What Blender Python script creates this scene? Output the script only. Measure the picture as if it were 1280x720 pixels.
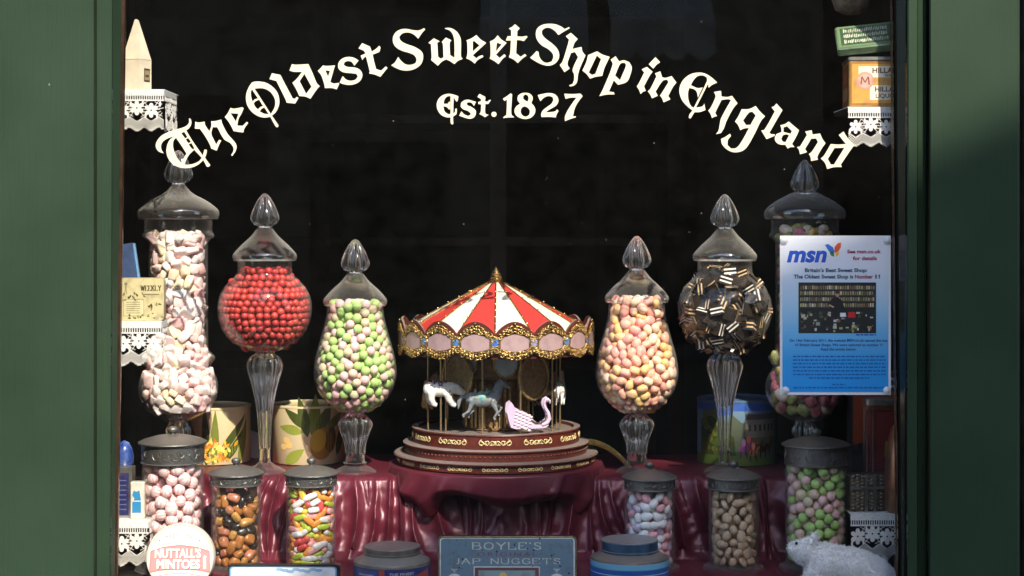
import bpy, bmesh, math, random
import numpy as np
from mathutils import Vector, Matrix, Quaternion, Euler
from mathutils.geometry import tessellate_polygon

random.seed(7); np.random.seed(7)
PI = math.pi
for o in list(bpy.data.objects): bpy.data.objects.remove(o)
SC = bpy.context.scene
COL = SC.collection

# ---------------------------------------------------------------- camera, sky, sun, exposure
CAMZ, CAMY = 1.45, -3.2
cam = bpy.data.cameras.new('camera'); cam_o = bpy.data.objects.new('camera', cam); COL.objects.link(cam_o)
cam.sensor_width = 36; cam.lens = 60; cam.shift_y = -70/1280
cam.clip_start = .05; cam.clip_end = 400
cam_o.location = (0, CAMY, CAMZ); cam_o.rotation_euler = (PI/2, 0, 0)
SC.camera = cam_o

SUN_EL, SUN_AZ = math.radians(43), math.radians(18.5)      # the sun stands behind the camera, high on its right
TO_SUN = Vector((math.sin(SUN_AZ)*math.cos(SUN_EL), -math.cos(SUN_AZ)*math.cos(SUN_EL), math.sin(SUN_EL)))
W = bpy.data.worlds.new('World'); SC.world = W; W.use_nodes = True
wn = W.node_tree
sky = wn.nodes.new('ShaderNodeTexSky'); sky.sky_type = 'NISHITA'; sky.sun_disc = False
sky.sun_elevation = SUN_EL; sky.sun_rotation = math.radians(180) - SUN_AZ
wn.links.new(sky.outputs[0], wn.nodes['Background'].inputs[0])
wn.nodes['Background'].inputs[1].default_value = .15
sun = bpy.data.lights.new('sun', 'SUN'); sun.energy = 2.4; sun.angle = math.radians(.53); sun.color = (1, .92, .77)
sun_o = bpy.data.objects.new('sun', sun); COL.objects.link(sun_o); sun_o.location = (6, -12, 14)
sun_o.rotation_euler = (-TO_SUN).to_track_quat('-Z', 'Y').to_euler()
SC.view_settings.view_transform = 'Standard'; SC.view_settings.look = 'None'
SC.view_settings.gamma = 1; SC.view_settings.use_curve_mapping = False
SC.view_settings.exposure = 1.6
cy = SC.cycles
cy.max_bounces = 14; cy.diffuse_bounces = 4; cy.glossy_bounces = 5; cy.transmission_bounces = 10; cy.transparent_max_bounces = 40
cy.caustics_reflective = False; cy.caustics_refractive = False
cy.sample_clamp_indirect = 4; cy.use_denoising = True

# ---------------------------------------------------------------- helpers
PXM = .0015                                              # metres per photograph pixel in the plane of the glass
def S(Y): return PXM*(Y-CAMY)/(-CAMY)
def P(px, py, Y): s = S(Y); return Vector(((px-640)*s, Y, CAMZ+(290-py)*s))
def PX(px, Y): return (px-640)*S(Y)
def PZ(py, Y): return CAMZ+(290-py)*S(Y)

def link(o, parent=None):
    COL.objects.link(o)
    if parent is not None: o.parent = parent
    return o
def tag(o, label, cat, group=None):
    o['label'] = label; o['category'] = cat
    if group: o['group'] = group
    return o
def thing(name, label, cat, loc=(0, 0, 0), rotz=0, group=None):
    o = bpy.data.objects.new(name, None); o.empty_display_size = .02
    COL.objects.link(o); o.location = loc; o.rotation_euler = (0, 0, rotz)
    return tag(o, label, cat, group)
def struct(o): o['kind'] = 'structure'; return o
def copy_tree(o, parent=None):
    c = o.copy(); COL.objects.link(c); c.parent = parent
    for ch in list(o.children): copy_tree(ch, c)
    return c

class MB:
    def __init__(s): s.v = []; s.f = []; s.c = []; s.m = []; s.cur = (1, 1, 1); s.mi = 0
    def _add(s, vs, fs):
        b = len(s.v); s.v.extend([tuple(x) for x in vs]); s.f.extend([tuple(b+i for i in f) for f in fs])
        s.c.extend([s.cur]*len(fs)); s.m.extend([s.mi]*len(fs)); return s
    def box(s, x0, x1, y0, y1, z0, z1, M=None):
        vs = [Vector((x, y, z)) for z in (z0, z1) for x, y in ((x0, y0), (x1, y0), (x1, y1), (x0, y1))]
        if M is not None: vs = [M@v for v in vs]
        return s._add(vs, [(3, 2, 1, 0), (4, 5, 6, 7), (0, 1, 5, 4), (1, 2, 6, 5), (2, 3, 7, 6), (3, 0, 4, 7)])
    def rbox(s, x0, x1, y0, y1, z0, z1, r, M=None, seg=3):
        """box with rounded vertical edges and small chamfers top and bottom"""
        r = min(r, (x1-x0)/2.01, (y1-y0)/2.01); c = min(r*.35, (z1-z0)*.2)
        ring = []
        for cx, cyy, a0 in ((x1-r, y1-r, 0), (x0+r, y1-r, PI/2), (x0+r, y0+r, PI), (x1-r, y0+r, 1.5*PI)):
            for k in range(seg+1):
                a = a0+k*PI/2/seg; ring.append((cx, cyy, math.cos(a), math.sin(a)))
        rows = []
        for z, rr in ((z0, r-c), (z0+c, r), (z1-c, r), (z1, r-c)):
            rows.append([Vector((cx+rr*ca, cyy+rr*sa, z)) for cx, cyy, ca, sa in ring])
        if M is not None: rows = [[M@v for v in q] for q in rows]
        return s.loft(rows, True)
    def loft(s, rows, caps=True, closed=True):
        n = len(rows[0]); vs = [v for r in rows for v in r]; fs = []
        for i in range(len(rows)-1):
            for j in range(n if closed else n-1):
                k = (j+1) % n; fs.append((i*n+j, i*n+k, (i+1)*n+k, (i+1)*n+j))
        if caps and closed:
            fs.append(tuple(range(n-1, -1, -1))); fs.append(tuple((len(rows)-1)*n+j for j in range(n)))
        return s._add(vs, fs)
    def lathe(s, prof, seg=32, cx=0, cyy=0, flute=None, sy=1, a0=0, a1=2*PI):
        """prof: (r, z) from bottom to top"""
        full = abs(a1-a0-2*PI) < 1e-6
        n = seg if full else seg+1
        rows = []
        for q in prof:
            r, z = q[0], q[1]; fl = q[2] if len(q) > 2 else 0
            row = []
            for j in range(n):
                a = a0+(a1-a0)*j/seg
                rr = r*(1+fl*math.cos((flute or 8)*a))
                row.append((cx+rr*math.cos(a), cyy+sy*rr*math.sin(a), z))
            rows.append(row)
        return s.loft(rows, full and True, full)
    def tube(s, pts, rad, seg=8, caps=True):
        pts = [Vector(p) for p in pts]; n = len(pts)
        rad = rad if isinstance(rad, (list, tuple)) else [rad]*n
        rows = []; up = None
        for i, p in enumerate(pts):
            t = (pts[min(i+1, n-1)]-pts[max(i-1, 0)]).normalized()
            if up is None:
                up = Vector((0, 0, 1)) if abs(t.z) < .9 else Vector((1, 0, 0))
            a = (up-t*up.dot(t))
            if a.length < 1e-6: a = t.orthogonal()
            a.normalize(); b = t.cross(a); up = a
            rows.append([p+(a*math.cos(2*PI*k/seg)+b*math.sin(2*PI*k/seg))*rad[i] for k in range(seg)])
        return s.loft(rows, caps)
    def ell(s, c, r, seg=12, rings=8, M=None):
        c = Vector(c); r = Vector(r) if not isinstance(r, (int, float)) else Vector((r, r, r))
        rows = []
        for i in range(1, rings):
            t = PI*i/rings
            rows.append([Vector((r.x*math.sin(t)*math.cos(2*PI*j/seg), r.y*math.sin(t)*math.sin(2*PI*j/seg), -r.z*math.cos(t))) for j in range(seg)])
        vs = [Vector((0, 0, -r.z))]+[v for q in rows for v in q]+[Vector((0, 0, r.z))]
        fs = []
        for j in range(seg):
            k = (j+1) % seg; fs.append((0, 1+k, 1+j))
            for i in range(rings-2): fs.append((1+i*seg+j, 1+i*seg+k, 1+(i+1)*seg+k, 1+(i+1)*seg+j))
            L = 1+(rings-2)*seg; fs.append((L+j, L+k, len(vs)-1))
        vs = [(M@v if M is not None else v)+c for v in vs]
        return s._add(vs, fs)
    def poly(s, pts, holes=(), f=None, y=0):
        """flat polygon given in (u, v); f maps (u, v) to space"""
        cs = [[Vector((p[0], p[1], 0)) for p in q] for q in [pts]+list(holes)]
        tri = tessellate_polygon(cs); flat = [v for q in cs for v in q]
        f = f or (lambda u, v: (u, y, v))
        return s._add([f(v.x, v.y) for v in flat], tri)
    def prism(s, pts, d, f):
        """outline extruded by d along the third argument of f(u, v, w)"""
        n = len(pts); cs = [[Vector((p[0], p[1], 0)) for p in pts]]; tri = tessellate_polygon(cs)
        vs = [f(p[0], p[1], 0) for p in pts]+[f(p[0], p[1], d) for p in pts]
        fs = [tuple(t) for t in tri]+[tuple(n+i for i in t[::-1]) for t in tri]
        fs += [(i, (i+1) % n, n+(i+1) % n, n+i) for i in range(n)]
        return s._add(vs, fs)
    def mesh(s, name, mats, smooth=None, colors=False, recalc=True):
        me = bpy.data.meshes.new(name); me.from_pydata(s.v, [], s.f)
        for m in (mats if isinstance(mats, (list, tuple)) else [mats]): me.materials.append(m)
        me.polygons.foreach_set('material_index', s.m)
        if colors:
            at = me.color_attributes.new('print', 'FLOAT_COLOR', 'CORNER'); buf = []
            for p in me.polygons: buf += [*s.c[p.index], 1]*p.loop_total
            at.data.foreach_set('color', buf)
        if recalc:
            bm = bmesh.new(); bm.from_mesh(me); bmesh.ops.recalc_face_normals(bm, faces=bm.faces); bm.to_mesh(me); bm.free()
        me.update()
        if smooth is not None:
            me.polygons.foreach_set('use_smooth', [True]*len(me.polygons))
            if smooth < 179: me.set_sharp_from_angle(angle=math.radians(smooth))
        return me
    def build(s, name, mats, parent=None, smooth=None, loc=None, rot=None, colors=False, recalc=True):
        o = bpy.data.objects.new(name, s.mesh(name, mats, smooth, colors, recalc)); link(o, parent)
        if loc is not None: o.location = loc
        if rot is not None: o.rotation_euler = rot
        return o

# ---------------------------------------------------------------- materials
def nodes(name):
    m = bpy.data.materials.new(name); m.use_nodes = True
    return m, m.node_tree, m.node_tree.nodes['Principled BSDF']
def N(nt, t, **kw):
    n = nt.nodes.new(t)
    for k, v in kw.items(): setattr(n, k, v)
    return n
def pm(name, col, rough=.5, metal=0, noise=None, bump=None, coat=0, spec=.5, sheen=0, sss=0, trans=0, dust=0, coord='Object'):
    """procedural paint: noise=(scale, amount[, second colour]), bump=(scale, strength), dust lies on faces that look up"""
    m, nt, b = nodes(name); L = nt.links.new
    b.inputs['Base Color'].default_value = (*col, 1); b.inputs['Roughness'].default_value = rough
    b.inputs['Metallic'].default_value = metal; b.inputs['Specular IOR Level'].default_value = spec
    b.inputs['Coat Weight'].default_value = coat; b.inputs['Coat Roughness'].default_value = .08
    if sheen: b.inputs['Sheen Weight'].default_value = sheen
    if sss:
        b.inputs['Subsurface Weight'].default_value = sss; b.inputs['Subsurface Radius'].default_value = (.004, .002, .0015)
    if trans: b.inputs['Transmission Weight'].default_value = trans
    tc = N(nt, 'ShaderNodeTexCoord'); out = None
    if noise:
        nz = N(nt, 'ShaderNodeTexNoise'); nz.inputs['Scale'].default_value = noise[0]; nz.inputs['Detail'].default_value = 5
        L(tc.outputs[coord], nz.inputs['Vector'])
        mx = N(nt, 'ShaderNodeMix', data_type='RGBA')
        c2 = noise[2] if len(noise) > 2 else tuple(c*(1-noise[1]) for c in col)
        mx.inputs['A'].default_value = (*col, 1); mx.inputs['B'].default_value = (*c2, 1)
        rp = N(nt, 'ShaderNodeMapRange'); rp.inputs['From Min'].default_value = .38; rp.inputs['From Max'].default_value = .68
        rp.inputs['To Max'].default_value = 1 if len(noise) < 3 else noise[1]
        L(nz.outputs[0], rp.inputs[0]); L(rp.outputs[0], mx.inputs[0]); out = mx.outputs['Result']
        r2 = N(nt, 'ShaderNodeMapRange'); r2.inputs['To Min'].default_value = rough*.8; r2.inputs['To Max'].default_value = min(1, rough*1.25)
        L(nz.outputs[0], r2.inputs[0]); L(r2.outputs[0], b.inputs['Roughness'])
    if dust:
        g = N(nt, 'ShaderNodeNewGeometry'); sp = N(nt, 'ShaderNodeSeparateXYZ'); L(g.outputs['Normal'], sp.inputs[0])
        mr = N(nt, 'ShaderNodeMapRange'); mr.inputs['From Min'].default_value = .35; mr.inputs['From Max'].default_value = .95; mr.inputs['To Max'].default_value = dust
        L(sp.outputs['Z'], mr.inputs[0])
        md = N(nt, 'ShaderNodeMix', data_type='RGBA'); md.inputs['B'].default_value = (.33, .31, .28, 1)
        if out is not None: L(out, md.inputs['A'])
        else: md.inputs['A'].default_value = (*col, 1)
        L(mr.outputs[0], md.inputs[0]); out = md.outputs['Result']
    if out is not None: L(out, b.inputs['Base Color'])
    if bump:
        nb = N(nt, 'ShaderNodeTexNoise'); nb.inputs['Scale'].default_value = bump[0]; nb.inputs['Detail'].default_value = 4
        L(tc.outputs[coord], nb.inputs['Vector'])
        bp = N(nt, 'ShaderNodeBump'); bp.inputs['Strength'].default_value = bump[1]; bp.inputs['Distance'].default_value = .002
        L(nb.outputs[0], bp.inputs['Height']); L(bp.outputs[0], b.inputs['Normal'])
    return m
def print_mat(name, rough=.45, wear=.12, scale=60, coat=0, dirt=(.25, .2, .13)):
    """printed sheet: colours come from the face colours of the artwork, with a little wear"""
    m, nt, b = nodes(name); L = nt.links.new
    at = N(nt, 'ShaderNodeAttribute', attribute_name='print')
    tc = N(nt, 'ShaderNodeTexCoord'); nz = N(nt, 'ShaderNodeTexNoise'); nz.inputs['Scale'].default_value = scale; nz.inputs['Detail'].default_value = 6
    L(tc.outputs['Object'], nz.inputs['Vector'])
    rp = N(nt, 'ShaderNodeMapRange'); rp.inputs['From Min'].default_value = .5; rp.inputs['From Max'].default_value = .75; rp.inputs['To Max'].default_value = wear
    L(nz.outputs[0], rp.inputs[0])
    mx = N(nt, 'ShaderNodeMix', data_type='RGBA'); L(at.outputs['Color'], mx.inputs['A']); mx.inputs['B'].default_value = (*dirt, 1)
    L(rp.outputs[0], mx.inputs[0]); L(mx.outputs['Result'], b.inputs['Base Color'])
    b.inputs['Roughness'].default_value = rough; b.inputs['Coat Weight'].default_value = coat
    return m
def thin_glass(name, base=.035, power=4.0, tint=(1, 1, 1), rough=.02, film=0, filmcol=(.75, .73, .68), gain=.9, dust_up=0, edge=0, specks=0):
    """a clear wall: lets light straight through, mirrors more towards its edges; film = a veil of dust; edge = refraction-bright rims painted into that veil"""
    m, nt, b = nodes(name); L = nt.links.new; nt.nodes.remove(b)
    out = nt.nodes['Material Output']
    tr = N(nt, 'ShaderNodeBsdfTransparent'); tr.inputs[0].default_value = (*tint, 1)
    gl = N(nt, 'ShaderNodeBsdfGlossy'); gl.inputs['Roughness'].default_value = rough
    lw = N(nt, 'ShaderNodeLayerWeight'); lw.inputs['Blend'].default_value = .5
    pw = N(nt, 'ShaderNodeMath', operation='POWER'); pw.inputs[1].default_value = power; L(lw.outputs['Facing'], pw.inputs[0])
    ma = N(nt, 'ShaderNodeMath', operation='MULTIPLY_ADD'); ma.inputs[1].default_value = gain; ma.inputs[2].default_value = base; L(pw.outputs[0], ma.inputs[0])
    mx = N(nt, 'ShaderNodeMixShader'); L(ma.outputs[0], mx.inputs[0]); L(tr.outputs[0], mx.inputs[1]); L(gl.outputs[0], mx.inputs[2])
    last = mx
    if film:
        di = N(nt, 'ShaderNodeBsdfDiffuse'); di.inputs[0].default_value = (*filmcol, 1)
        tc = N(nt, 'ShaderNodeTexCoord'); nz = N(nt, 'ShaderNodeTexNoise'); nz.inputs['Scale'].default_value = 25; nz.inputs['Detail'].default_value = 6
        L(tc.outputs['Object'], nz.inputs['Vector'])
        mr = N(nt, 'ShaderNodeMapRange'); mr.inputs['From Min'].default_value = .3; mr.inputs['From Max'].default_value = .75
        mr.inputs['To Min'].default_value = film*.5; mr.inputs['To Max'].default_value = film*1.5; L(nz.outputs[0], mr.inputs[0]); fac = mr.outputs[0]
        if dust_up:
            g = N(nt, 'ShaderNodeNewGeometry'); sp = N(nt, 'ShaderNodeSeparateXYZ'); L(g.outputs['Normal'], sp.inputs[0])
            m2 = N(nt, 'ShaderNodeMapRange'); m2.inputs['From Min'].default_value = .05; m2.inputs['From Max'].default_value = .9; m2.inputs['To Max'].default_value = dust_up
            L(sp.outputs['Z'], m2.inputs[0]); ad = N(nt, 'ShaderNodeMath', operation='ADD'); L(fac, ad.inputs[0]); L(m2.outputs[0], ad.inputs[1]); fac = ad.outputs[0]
        if edge:  # pale rim painted in for light refracted along the glass edge
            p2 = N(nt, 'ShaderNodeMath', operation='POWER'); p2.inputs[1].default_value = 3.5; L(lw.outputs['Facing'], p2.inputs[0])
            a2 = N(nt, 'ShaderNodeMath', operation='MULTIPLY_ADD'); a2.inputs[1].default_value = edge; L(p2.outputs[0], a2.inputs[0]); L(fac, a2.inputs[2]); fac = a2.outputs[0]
        if specks:                                           # dried drops and dust
            vo = N(nt, 'ShaderNodeTexVoronoi'); vo.inputs['Scale'].default_value = specks; L(tc.outputs['Object'], vo.inputs['Vector'])
            sx = N(nt, 'ShaderNodeSeparateColor'); L(vo.outputs['Color'], sx.inputs[0])
            rr = N(nt, 'ShaderNodeMapRange'); rr.inputs['From Min'].default_value = .7; rr.inputs['To Min'].default_value = 0; rr.inputs['To Max'].default_value = .045; L(sx.outputs[0], rr.inputs[0])
            lt = N(nt, 'ShaderNodeMath', operation='LESS_THAN'); L(vo.outputs['Distance'], lt.inputs[0]); L(rr.outputs[0], lt.inputs[1])
            mu = N(nt, 'ShaderNodeMath', operation='MULTIPLY_ADD'); mu.inputs[1].default_value = .3; L(lt.outputs[0], mu.inputs[0]); L(fac, mu.inputs[2]); fac = mu.outputs[0]
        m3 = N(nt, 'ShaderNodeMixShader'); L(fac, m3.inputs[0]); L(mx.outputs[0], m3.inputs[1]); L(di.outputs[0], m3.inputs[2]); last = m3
    L(last.outputs[0], out.inputs[0]); return m
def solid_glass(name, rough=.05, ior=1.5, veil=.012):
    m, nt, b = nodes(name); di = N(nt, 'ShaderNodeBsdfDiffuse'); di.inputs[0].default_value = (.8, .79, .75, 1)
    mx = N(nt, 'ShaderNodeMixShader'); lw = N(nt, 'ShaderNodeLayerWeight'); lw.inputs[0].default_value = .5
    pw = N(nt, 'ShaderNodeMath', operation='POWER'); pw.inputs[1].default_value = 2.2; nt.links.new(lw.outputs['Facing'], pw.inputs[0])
    ma = N(nt, 'ShaderNodeMath', operation='MULTIPLY_ADD'); ma.inputs[1].default_value = .45; ma.inputs[2].default_value = veil; nt.links.new(pw.outputs[0], ma.inputs[0]); nt.links.new(ma.outputs[0], mx.inputs[0])  # pale rims painted in for sunlight gathered inside the solid glass
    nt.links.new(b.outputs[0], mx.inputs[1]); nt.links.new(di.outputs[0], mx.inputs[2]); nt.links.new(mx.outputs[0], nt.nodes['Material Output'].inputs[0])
    b.inputs['Base Color'].default_value = (.98, .98, .97, 1)
    b.inputs['Transmission Weight'].default_value = 1; b.inputs['Roughness'].default_value = rough; b.inputs['IOR'].default_value = ior
    return m

def paint_mat(name, col, rough=.35):
    """old gloss paint: brush marks along the height, chips and grime"""
    m, nt, b = nodes(name); L = nt.links.new
    tc = N(nt, 'ShaderNodeTexCoord'); mp = N(nt, 'ShaderNodeMapping'); mp.inputs['Scale'].default_value = (60, 60, 3); L(tc.outputs['Object'], mp.inputs[0])
    nz = N(nt, 'ShaderNodeTexNoise'); nz.inputs['Scale'].default_value = 2.5; nz.inputs['Detail'].default_value = 6; L(mp.outputs[0], nz.inputs['Vector'])
    n2 = N(nt, 'ShaderNodeTexNoise'); n2.inputs['Scale'].default_value = 5; n2.inputs['Detail'].default_value = 8; L(tc.outputs['Object'], n2.inputs['Vector'])
    mx = N(nt, 'ShaderNodeMix', data_type='RGBA'); mx.inputs['A'].default_value = (*[c*.7 for c in col], 1); mx.inputs['B'].default_value = (*[min(1, c*1.3+.002) for c in col], 1)
    L(n2.outputs[0], mx.inputs[0])
    n3 = N(nt, 'ShaderNodeTexNoise'); n3.inputs['Scale'].default_value = 34; n3.inputs['Detail'].default_value = 2; L(tc.outputs['Object'], n3.inputs['Vector'])
    rp = N(nt, 'ShaderNodeMapRange'); rp.inputs['From Min'].default_value = .79; rp.inputs['From Max'].default_value = .81; L(n3.outputs[0], rp.inputs[0])
    m2 = N(nt, 'ShaderNodeMix', data_type='RGBA'); L(rp.outputs[0], m2.inputs[0]); L(mx.outputs['Result'], m2.inputs['A']); m2.inputs['B'].default_value = (.42, .4, .34, 1)
    L(m2.outputs['Result'], b.inputs['Base Color'])
    rr = N(nt, 'ShaderNodeMapRange'); rr.inputs['To Min'].default_value = rough*.75; rr.inputs['To Max'].default_value = rough*1.4; L(n2.outputs[0], rr.inputs[0]); L(rr.outputs[0], b.inputs['Roughness'])
    b.inputs['Specular IOR Level'].default_value = .16
    bp = N(nt, 'ShaderNodeBump'); bp.inputs['Strength'].default_value = .55; bp.inputs['Distance'].default_value = .0015; L(nz.outputs[0], bp.inputs['Height']); L(bp.outputs[0], b.inputs['Normal'])
    return m
def brick_mat(name, c1, c2, mortar, scale=1):
    m, nt, b = nodes(name); L = nt.links.new
    tc = N(nt, 'ShaderNodeTexCoord'); mp = N(nt, 'ShaderNodeMapping'); mp.inputs['Rotation'].default_value = (PI/2, 0, 0); L(tc.outputs['Object'], mp.inputs[0])
    br = N(nt, 'ShaderNodeTexBrick'); br.inputs['Scale'].default_value = scale; br.inputs['Color1'].default_value = (*c1, 1); br.inputs['Color2'].default_value = (*c2, 1); br.inputs['Mortar'].default_value = (*mortar, 1)
    br.inputs['Mortar Size'].default_value = .015; L(mp.outputs[0], br.inputs['Vector']); L(br.outputs[0], b.inputs['Base Color']); b.inputs['Roughness'].default_value = .9
    bp = N(nt, 'ShaderNodeBump'); bp.inputs['Strength'].default_value = .4; L(br.outputs['Fac'], bp.inputs['Height']); bp.invert = True; L(bp.outputs[0], b.inputs['Normal'])
    return m

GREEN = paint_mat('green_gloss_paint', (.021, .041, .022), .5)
DARKWOOD = pm('dark_varnished_wood', (.05, .028, .018), .22, noise=(30, .5), bump=(80, .2))
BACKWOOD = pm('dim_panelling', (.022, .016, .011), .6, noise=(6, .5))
BLACKWOOD = pm('ebonised_shelf', (.03, .024, .02), .45, noise=(20, .4))
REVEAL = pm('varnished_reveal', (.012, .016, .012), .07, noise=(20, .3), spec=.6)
STONE = pm('weathered_stone', (.3, .27, .22), .9, noise=(14, .55), bump=(40, .8))
PLASTER = pm('limewash', (.4, .34, .25), .9, noise=(3, .35), bump=(20, .4))
SLATE = pm('roof_slate', (.09, .09, .1), .6, noise=(5, .4))
ASPHALT = pm('asphalt', (.055, .054, .052), .9, noise=(30, .5), bump=(120, .5))
PAVING = pm('paving', (.26, .25, .23), .9, noise=(6, .35), bump=(50, .3))
SIGNCREAM = pm('cream_sign_paint', (.76, .68, .5), .5, noise=(70, .12, (.68, .6, .42)))
# ---------------------------------------------------------------- the street
struct(MB().box(-150, 150, -200, -1.9, -.16, -.12).build('road', ASPHALT))
struct(MB().box(-60, 60, -1.9, -.07, -.16, 0).build('pavement', PAVING))
struct(MB().box(-60, 60, -8.0, -6.6, -.118, 0).build('pavement', PAVING))

def house(name, label, x0, x1, y1, depth, eave, ridge_x, ridge_z, mat, wins, doorx):
    """gable to the street: outline in x, z pushed back by depth"""
    t = thing(name, label, 'house', ((x0+x1)/2, y1, 0)); cx = (x0+x1)/2
    ol = [(x0-cx, -.1), (x1-cx, -.1), (x1-cx, eave), (ridge_x-cx, ridge_z), (x0-cx, eave)]
    MB().prism(ol, -depth, lambda u, v, w: (u, w, v)).build('wall', mat, t)
    for a, b in (((x0-cx-.12, eave-.06), (ridge_x-cx, ridge_z)), ((ridge_x-cx, ridge_z), (x1-cx+.12, eave-.06))):
        q = MB(); n = Vector((-(b[1]-a[1]), b[0]-a[0])).normalized()
        p = [(a[0], a[1]+.004), (b[0], b[1]+.004), (b[0]+n.x*.09, b[1]+n.y*.09), (a[0]+n.x*.09, a[1]+n.y*.09)]
        q.prism(p, -depth-.3, lambda u, v, w: (u, w+.15, v)); q.build('roof', SLATE, t)
    for (wx, wz, ww, wh) in wins:
        f = MB()
        for a in ((-ww/2-.06, -ww/2, 0, wh), (ww/2, ww/2+.06, 0, wh), (-ww/2-.06, ww/2+.06, wh, wh+.06), (-.02, .02, 0, wh)):
            f.box(wx-cx+a[0], wx-cx+a[1], -.02, .04, wz+a[2], wz+a[3])
        w = f.build('window', pm_white, t)
        MB().box(wx-cx-ww/2, wx-cx+ww/2, -.02, .012, wz, wz+wh).build('pane', PANE_FAR, w)
        MB().box(wx-cx-ww/2-.12, wx-cx+ww/2+.12, -.02, .1, wz-.09, wz).build('sill', STONE, w)
    d = MB().box(doorx-cx-.45, doorx-cx+.45, -.02, .05, 0, 2.05).build('door', GREEN, t)
    MB().ell((doorx-cx+.34, .08, 1), .03).build('handle', DARKWOOD, d)
    return t
pm_white = pm('brown_joinery', (.16, .1, .06), .5, noise=(8, .2))
PANE_FAR = pm('dark_far_glass', (.02, .022, .025), .08, spec=.8)
TK = math.tan(SUN_EL)/math.cos(SUN_AZ); TX = math.tan(SUN_AZ); DY = 8.0
EAVE_X = PX(480, 0)+DY*TX; EAVE_Z = PZ(518, 0)+DY*TK-.25           # the verge whose shadow falls across the window
SLOPE = .47
house('stone_house', 'tall stone gabled house across the street', EAVE_X, EAVE_X+10.4, -DY, 6, EAVE_Z, EAVE_X+5.2, EAVE_Z+5.2*SLOPE,
      brick_mat('coursed_stone', (.3, .23, .15), (.22, .17, .11), (.17, .14, .1), 1.6),
      [(EAVE_X+2, .9, 1.5, 1.6), (EAVE_X+5, .9, 1.5, 1.6), (EAVE_X+2.4, 4, 1, 1.6), (EAVE_X+5.2, 4, 1, 1.6), (EAVE_X+3.8, 7, 1, 1.4)], EAVE_X+7.5)
house('low_house', 'low rendered house across the street beside the stone one', -9.6, EAVE_X-.35, -DY-.25, 6, 4.2, -3.4, 6.6, PLASTER,
      [(-7, .9, 1.4, 1.4), (-4.6, .9, 1.3, 1.4), (-2.4, .9, 1.4, 1.4), (.6, .7, 1.3, 1.5), (-6.6, 3.1, 1, .9), (-1, 3.1, 1, .9)], -.9)
AWN = pm('white_canvas', (.8, .76, .66), .8, noise=(5, .2))
# shop awnings over the windows opposite
for ax0, ax1, lb in ((.62, 1.28, 'cream scalloped awning opposite, the one nearer the stone house'), (-.2, .48, 'cream scalloped awning opposite, the one nearer the door')):
    t = thing('shop_awning', lb, 'awning', ((ax0+ax1)/2, -DY-.25, 2.9), 0, 'awnings across the street')
    w = (ax1-ax0)/2; q = MB(); q._add([(-w, .02, .35), (w, .02, .35), (w, .7, -.12), (-w, .7, -.12), (-w, .02, .33), (w, .02, .33), (w, .69, -.14), (-w, .69, -.14)],
        [(0, 1, 2, 3), (7, 6, 5, 4), (0, 3, 7, 4), (1, 5, 6, 2), (0, 4, 5, 1), (3, 2, 6, 7)]); q.build('canopy', AWN, t)
    ol = [(-w, -.12)]+[(-w+2*w*k/40, -.32-.05*abs(math.sin(PI*4*k/40))) for k in range(41)]+[(w, -.12)]
    MB().prism(ol, .015, lambda u, v, z: (u, .7+z, v)).build('valance', AWN, t)

# ---------------------------------------------------------------- the shop front
def pf(rows, z0=-.02, z1=2.62):
    """vertical moulding: rows of (pixel x at the top of the picture, pixel x at the bottom, Y)"""
    q = MB(); zt, zb = PZ(0, 0), PZ(720, 0); rr = []
    for z in (z0, z1):
        k = (z-zb)/(zt-zb)
        rr.append([(PX(b+(a-b)*k, Y), Y, z) for a, b, Y in rows])
    return q.loft(rr, caps=True, closed=True)
F = thing('shopfront', 'dark green painted wooden shop front framing the display window', 'shop front', (0, 0, 0))
# left side: broad flat board, quirk, inner strip, splayed reveal, brown glazing bead
pf([(-420, -420, -.066), (117, 117, -.066), (118.2, 118.2, -.062), (118.2, 118.2, .012), (-420, -420, .012)]).build('pilaster', GREEN, F)
pf([(118.8, 118.8, -.055), (120.4, 120.4, -.051), (121, 121, -.059), (138, 136, -.059), (140.5, 138, -.056), (140.5, 138, .012), (118.8, 118.8, .012)]).build('moulding', GREEN, F)
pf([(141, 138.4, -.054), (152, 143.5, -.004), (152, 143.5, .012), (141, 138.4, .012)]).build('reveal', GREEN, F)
pf([(151, 143.6, -.016), (156, 146.5, -.016), (158, 148, -.004), (158, 148, .03), (151, 143.6, .03)]).build('glazing_bead', DARKWOOD, F)
# right side
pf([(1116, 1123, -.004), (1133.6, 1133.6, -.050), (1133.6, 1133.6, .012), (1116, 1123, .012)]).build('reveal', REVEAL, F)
pf([(1112.5, 1119.5, -.003), (1115.5, 1122.5, -.01), (1115.5, 1122.5, .03), (1112.5, 1119.5, .03)]).build('glazing_bead', DARKWOOD, F)
pf([(1134, 1134, -.052), (1136, 1136, -.056), (1146, 1146, -.056), (1148, 1148, -.046), (1154, 1154, -.040), (1156, 1156, -.04), (1157, 1157, -.05), (1159, 1159, -.04), (1159, 1159, .012), (1134, 1134, .012)]).build('moulding', GREEN, F)
pf([(1161.5, 1161.5, -.06), (1163.5, 1163.5, -.067), (1272, 1272, -.067), (1274.5, 1274.5, -.06), (1274.5, 1274.5, .012), (1161.5, 1161.5, .012)]).build('pilaster', GREEN, F)
MB().box(-1.6, PX(1275, 0)+.02, -.09, .012, 2.621, 3.1).build('fascia', GREEN, F)
MB().box(PX(118, 0)-.02, PX(1162, 0)+.02, -.1, .04, .70, .745).build('sill', GREEN, F)
MB().box(PX(118, 0)+.003, PX(1161, 0)-.003, -.05, .012, -.02, .698).build('stall_riser', GREEN, F)
MB().box(PX(140, 0)+.003, PX(1133, 0)-.003, -.05, .012, .746, .772).build('bottom_rail', GREEN, F)
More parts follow.
